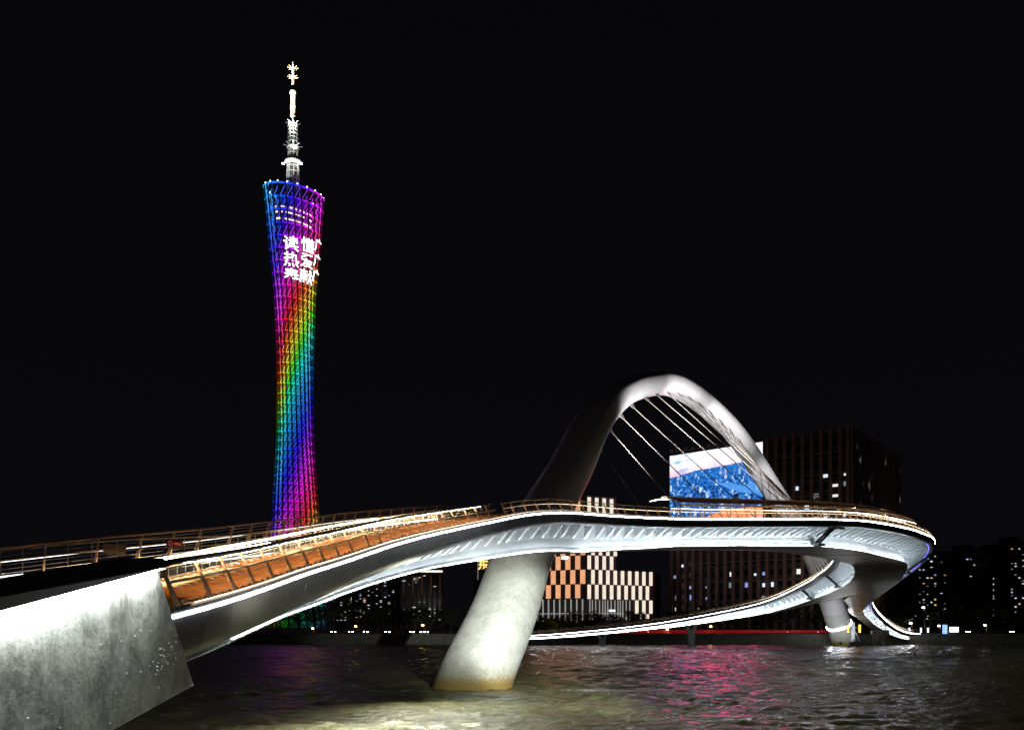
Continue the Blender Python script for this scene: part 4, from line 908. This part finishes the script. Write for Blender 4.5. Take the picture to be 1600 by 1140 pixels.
for px, py, D, yel, lab in LMP:
    x = (px-800)/1400*D; z = CAM_H+(975-py)/1400*D; e = empty('street_lamp', (x, D, GZ)); tag(e, lab, 'street lamp', 'street lamps on the far bank')
    MB().tube([(x, D, GZ), (x, D, max(z, GZ+.6)-.05)], [.11, .06], 6).build('post', mat('lamp_post', (.35, .25, .12), .6), e)
    MB().tube([(x, D, z-.05), (x-.5, D, z+.05)], .05, 5).build('arm', MATS['lamp_post'], e)
    MB().lathe([(.12, -.22), (.36, -.1), (.36, .06), (.1, .2)], (x-.5, D-.1, z), 10).build('lamp_head', M_lampy if yel else M_lampw, e)
# cars
M_car = [mat('car_dark', (.03, .03, .035), .3, .4), mat('car_white', (.5, .5, .5), .3, .2), mat('car_red', (.2, .02, .02), .3, .3)]; M_tyre = mat('tyre', (.015, .015, .015), .9); M_head = emi('headlight', (1, .95, .88), 30); M_tail = emi('taillight', (1, .04, .02), 6)
def prism(pts, y0, y1):
    b = MB(); n = len(pts); b.v = [(x, y0, z) for x, z in pts]+[(x, y1, z) for x, z in pts]
    b.f = [tuple(range(n)), tuple(range(2*n-1, n-1, -1))]+[(i, i+n, (i+1) % n+n, (i+1) % n) for i in range(n)]; return b
def car_proto():
    e = empty('parked_car', (0, 0, 0)); 
    prism([(-2.15, .35), (2.15, .35), (2.2, .62), (2.05, .85), (1.1, .95), (-2.0, 1.0), (-2.2, .7)], -.86, .86).build('body', M_car[0], e)
    prism([(-1.7, .98), (-1.2, 1.45), (.25, 1.47), (1.05, .96)], -.74, .74).build('cabin', M_bglass, e)
    for x in (-1.35, 1.35):
        for y in (-.8, .8):
            b = MB(); P = []
            b.tube([(x, y-.11, .32), (x, y+.11, .32)], .32, 12); b.build('wheel', M_tyre, e)
    for y in (-.6, .6):
        b = MB().box((2.16, y, .68), (.12, .36, .2)); b.build('headlight', M_head, e); MB().box((-2.14, y, .75), (.1, .34, .16)).build('taillight', M_tail, e)
    return e
CP = car_proto(); CPC = list(CP.children); first = True
CARS = [(520, 985.5), (552, 986), (575, 986.5), (604, 986), (640, 985), (656, 985.5), (672, 985.5), (1004, 987), (1131, 986.5), (1145, 986.5), (1178, 986.5), (1227, 986), (1277, 985), (1505, 981), (1573, 981)]
CN = ['at the left end of the car row', 'second from the left end of the car row', 'third from the left end of the car row', 'in the middle of the left car row', 'left of the pier lamp', 'below the pier lamp', 'nearest the leaning pier', 'behind the low ramp pier', 'left of the pair behind the ramp', 'right of the pair behind the ramp', 'under the middle of the ramp', 'under the upper part of the ramp', 'just left of the far pier', 'with headlights on right of the kiosk', 'with headlights on at the far right']
for (px, py), nm in zip(CARS, CN):
    D = 292 if px < 1400 else 300; x = (px-800)/1400*D
    if first: e = CP; first = False; kids = CPC
    else:
        e = CP.copy(); COL.objects.link(e)
        for ch in CPC:
            c = ch.copy(); COL.objects.link(c); c.parent = e
    e.location = (x, D, GZ+.01+max(0, CAM_H+(975-py)/1400*D-GZ-.68)*.0); e.rotation_euler = (0, 0, math.radians(random.choice((-62, -75, -100, -118)))); tag(e, 'car on the far bank road '+nm, 'car', 'cars on the far bank road')
# glowing red band between promenade and road, standing in for tail-light trails
rb = empty('trail_band', (30, 284.2, GZ)); tag(rb, 'long glowing red band on the far bank, standing in for tail-light trails behind the ramp', 'light band')
M_redtrail = emi('red_trail', (.75, .01, .015), .22, (.25, .01, .01))
xq = (905-800)/1400*284
while xq < (1300-800)/1400*284:
    MB().box((xq+1.2, 284.4, GZ+.85), (2.3, .08, 1.0)).build('trail_panel', M_redtrail, rb); MB().box((xq, 284.35, GZ+.75), (.12, .14, 1.5)).build('trail_post', M_black, rb); xq += 2.45
# lit kiosk, banners and shelter on the right bank
kx = (1488-800)/1400*290; ks = empty('kiosk', (kx, 290, GZ)); tag(ks, 'small brightly lit kiosk on the right bank', 'kiosk')
MB().box((kx, 290, GZ+1.25), (3.2, 2.2, 2.5)).build('body', M_bdark, ks); MB().box((kx, 288.85, GZ+1.45), (2.9, .1, 1.6)).build('window', emi('kiosk_light', (1, .97, .95), 2.5), ks); MB().box((kx, 290, GZ+2.6), (3.8, 2.8, .2)).build('roof', M_bdark, ks)
kx2 = kx-2.9; MB().box((kx2, 289, GZ+1.5), (1.4, .3, 3)).build('side_sign', emi('kiosk_blue', (.25, .45, 1), 1.6), ks)
for px, lab in ((1421, 'narrow white lit banner nearest the ramp landing'), (1439, 'narrow white lit banner left of the tall lamp'), (1450, 'narrow white lit banner right of the tall lamp')):
    x = (px-800)/1400*283; e = empty('light_banner', (x, 283, GZ)); tag(e, lab, 'banner', 'lit banners on the right bank')
    MB().box((x, 283, GZ+1.3), (.5, .12, 1.5)).build('panel', emi('banner_light', (.85, .85, 1), 2), e); MB().tube([(x+.3, 283, GZ), (x+.3, 283, GZ+2.2)], .04, 5).build('post', M_black, e)
# navigation signal in front of the far pier
nx_, ny_ = (1333-800)/1400*247, 247; nv = empty('navigation_signal', (nx_, ny_, 0)); tag(nv, 'white navigation post with two columns of orange lamps by the far pier', 'signal')
MB().box((nx_+.5, ny_, -.6), (3.4, 2, 4)).build('base', M_bank, nv); MB().hexa([(nx_-.42, ny_-.4, 1.3), (nx_+.42, ny_-.4, 1.3), (nx_+.42, ny_+.4, 1.3), (nx_-.42, ny_+.4, 1.3), (nx_-.3, ny_-.3, 6.8), (nx_+.3, ny_-.3, 6.8), (nx_+.3, ny_+.3, 6.8), (nx_-.3, ny_+.3, 6.8)]).build('post', M_white, nv)
MB().tube([(nx_+2.0, ny_, 1.3), (nx_+.3, ny_, 4.6)], .16, 6).build('brace', M_white, nv); MB().tube([(nx_-1.6, ny_-.3, 5.2), (nx_+1.8, ny_-.3, 5.2)], .07, 6).build('crossbar', M_white, nv)
M_amber = emi('amber_lamp', (1, .42, .05), 12)
for sx in (-1.55, 1.65):
    bd = MB().box((nx_+sx, ny_-.35, 5.0), (.75, .1, 2.6)).build('lamp_board', M_black, nv)
    for i in range(4):
        for q in (-1, 1): MB().box((nx_+sx+q*.14, ny_-.45, 4.05+i*.6+(.0 if q < 0 else 0)), (.34, .08, .12), np.array(Matrix.Rotation(q*.7, 3, 'Y'))).build('lamp', M_amber, bd)
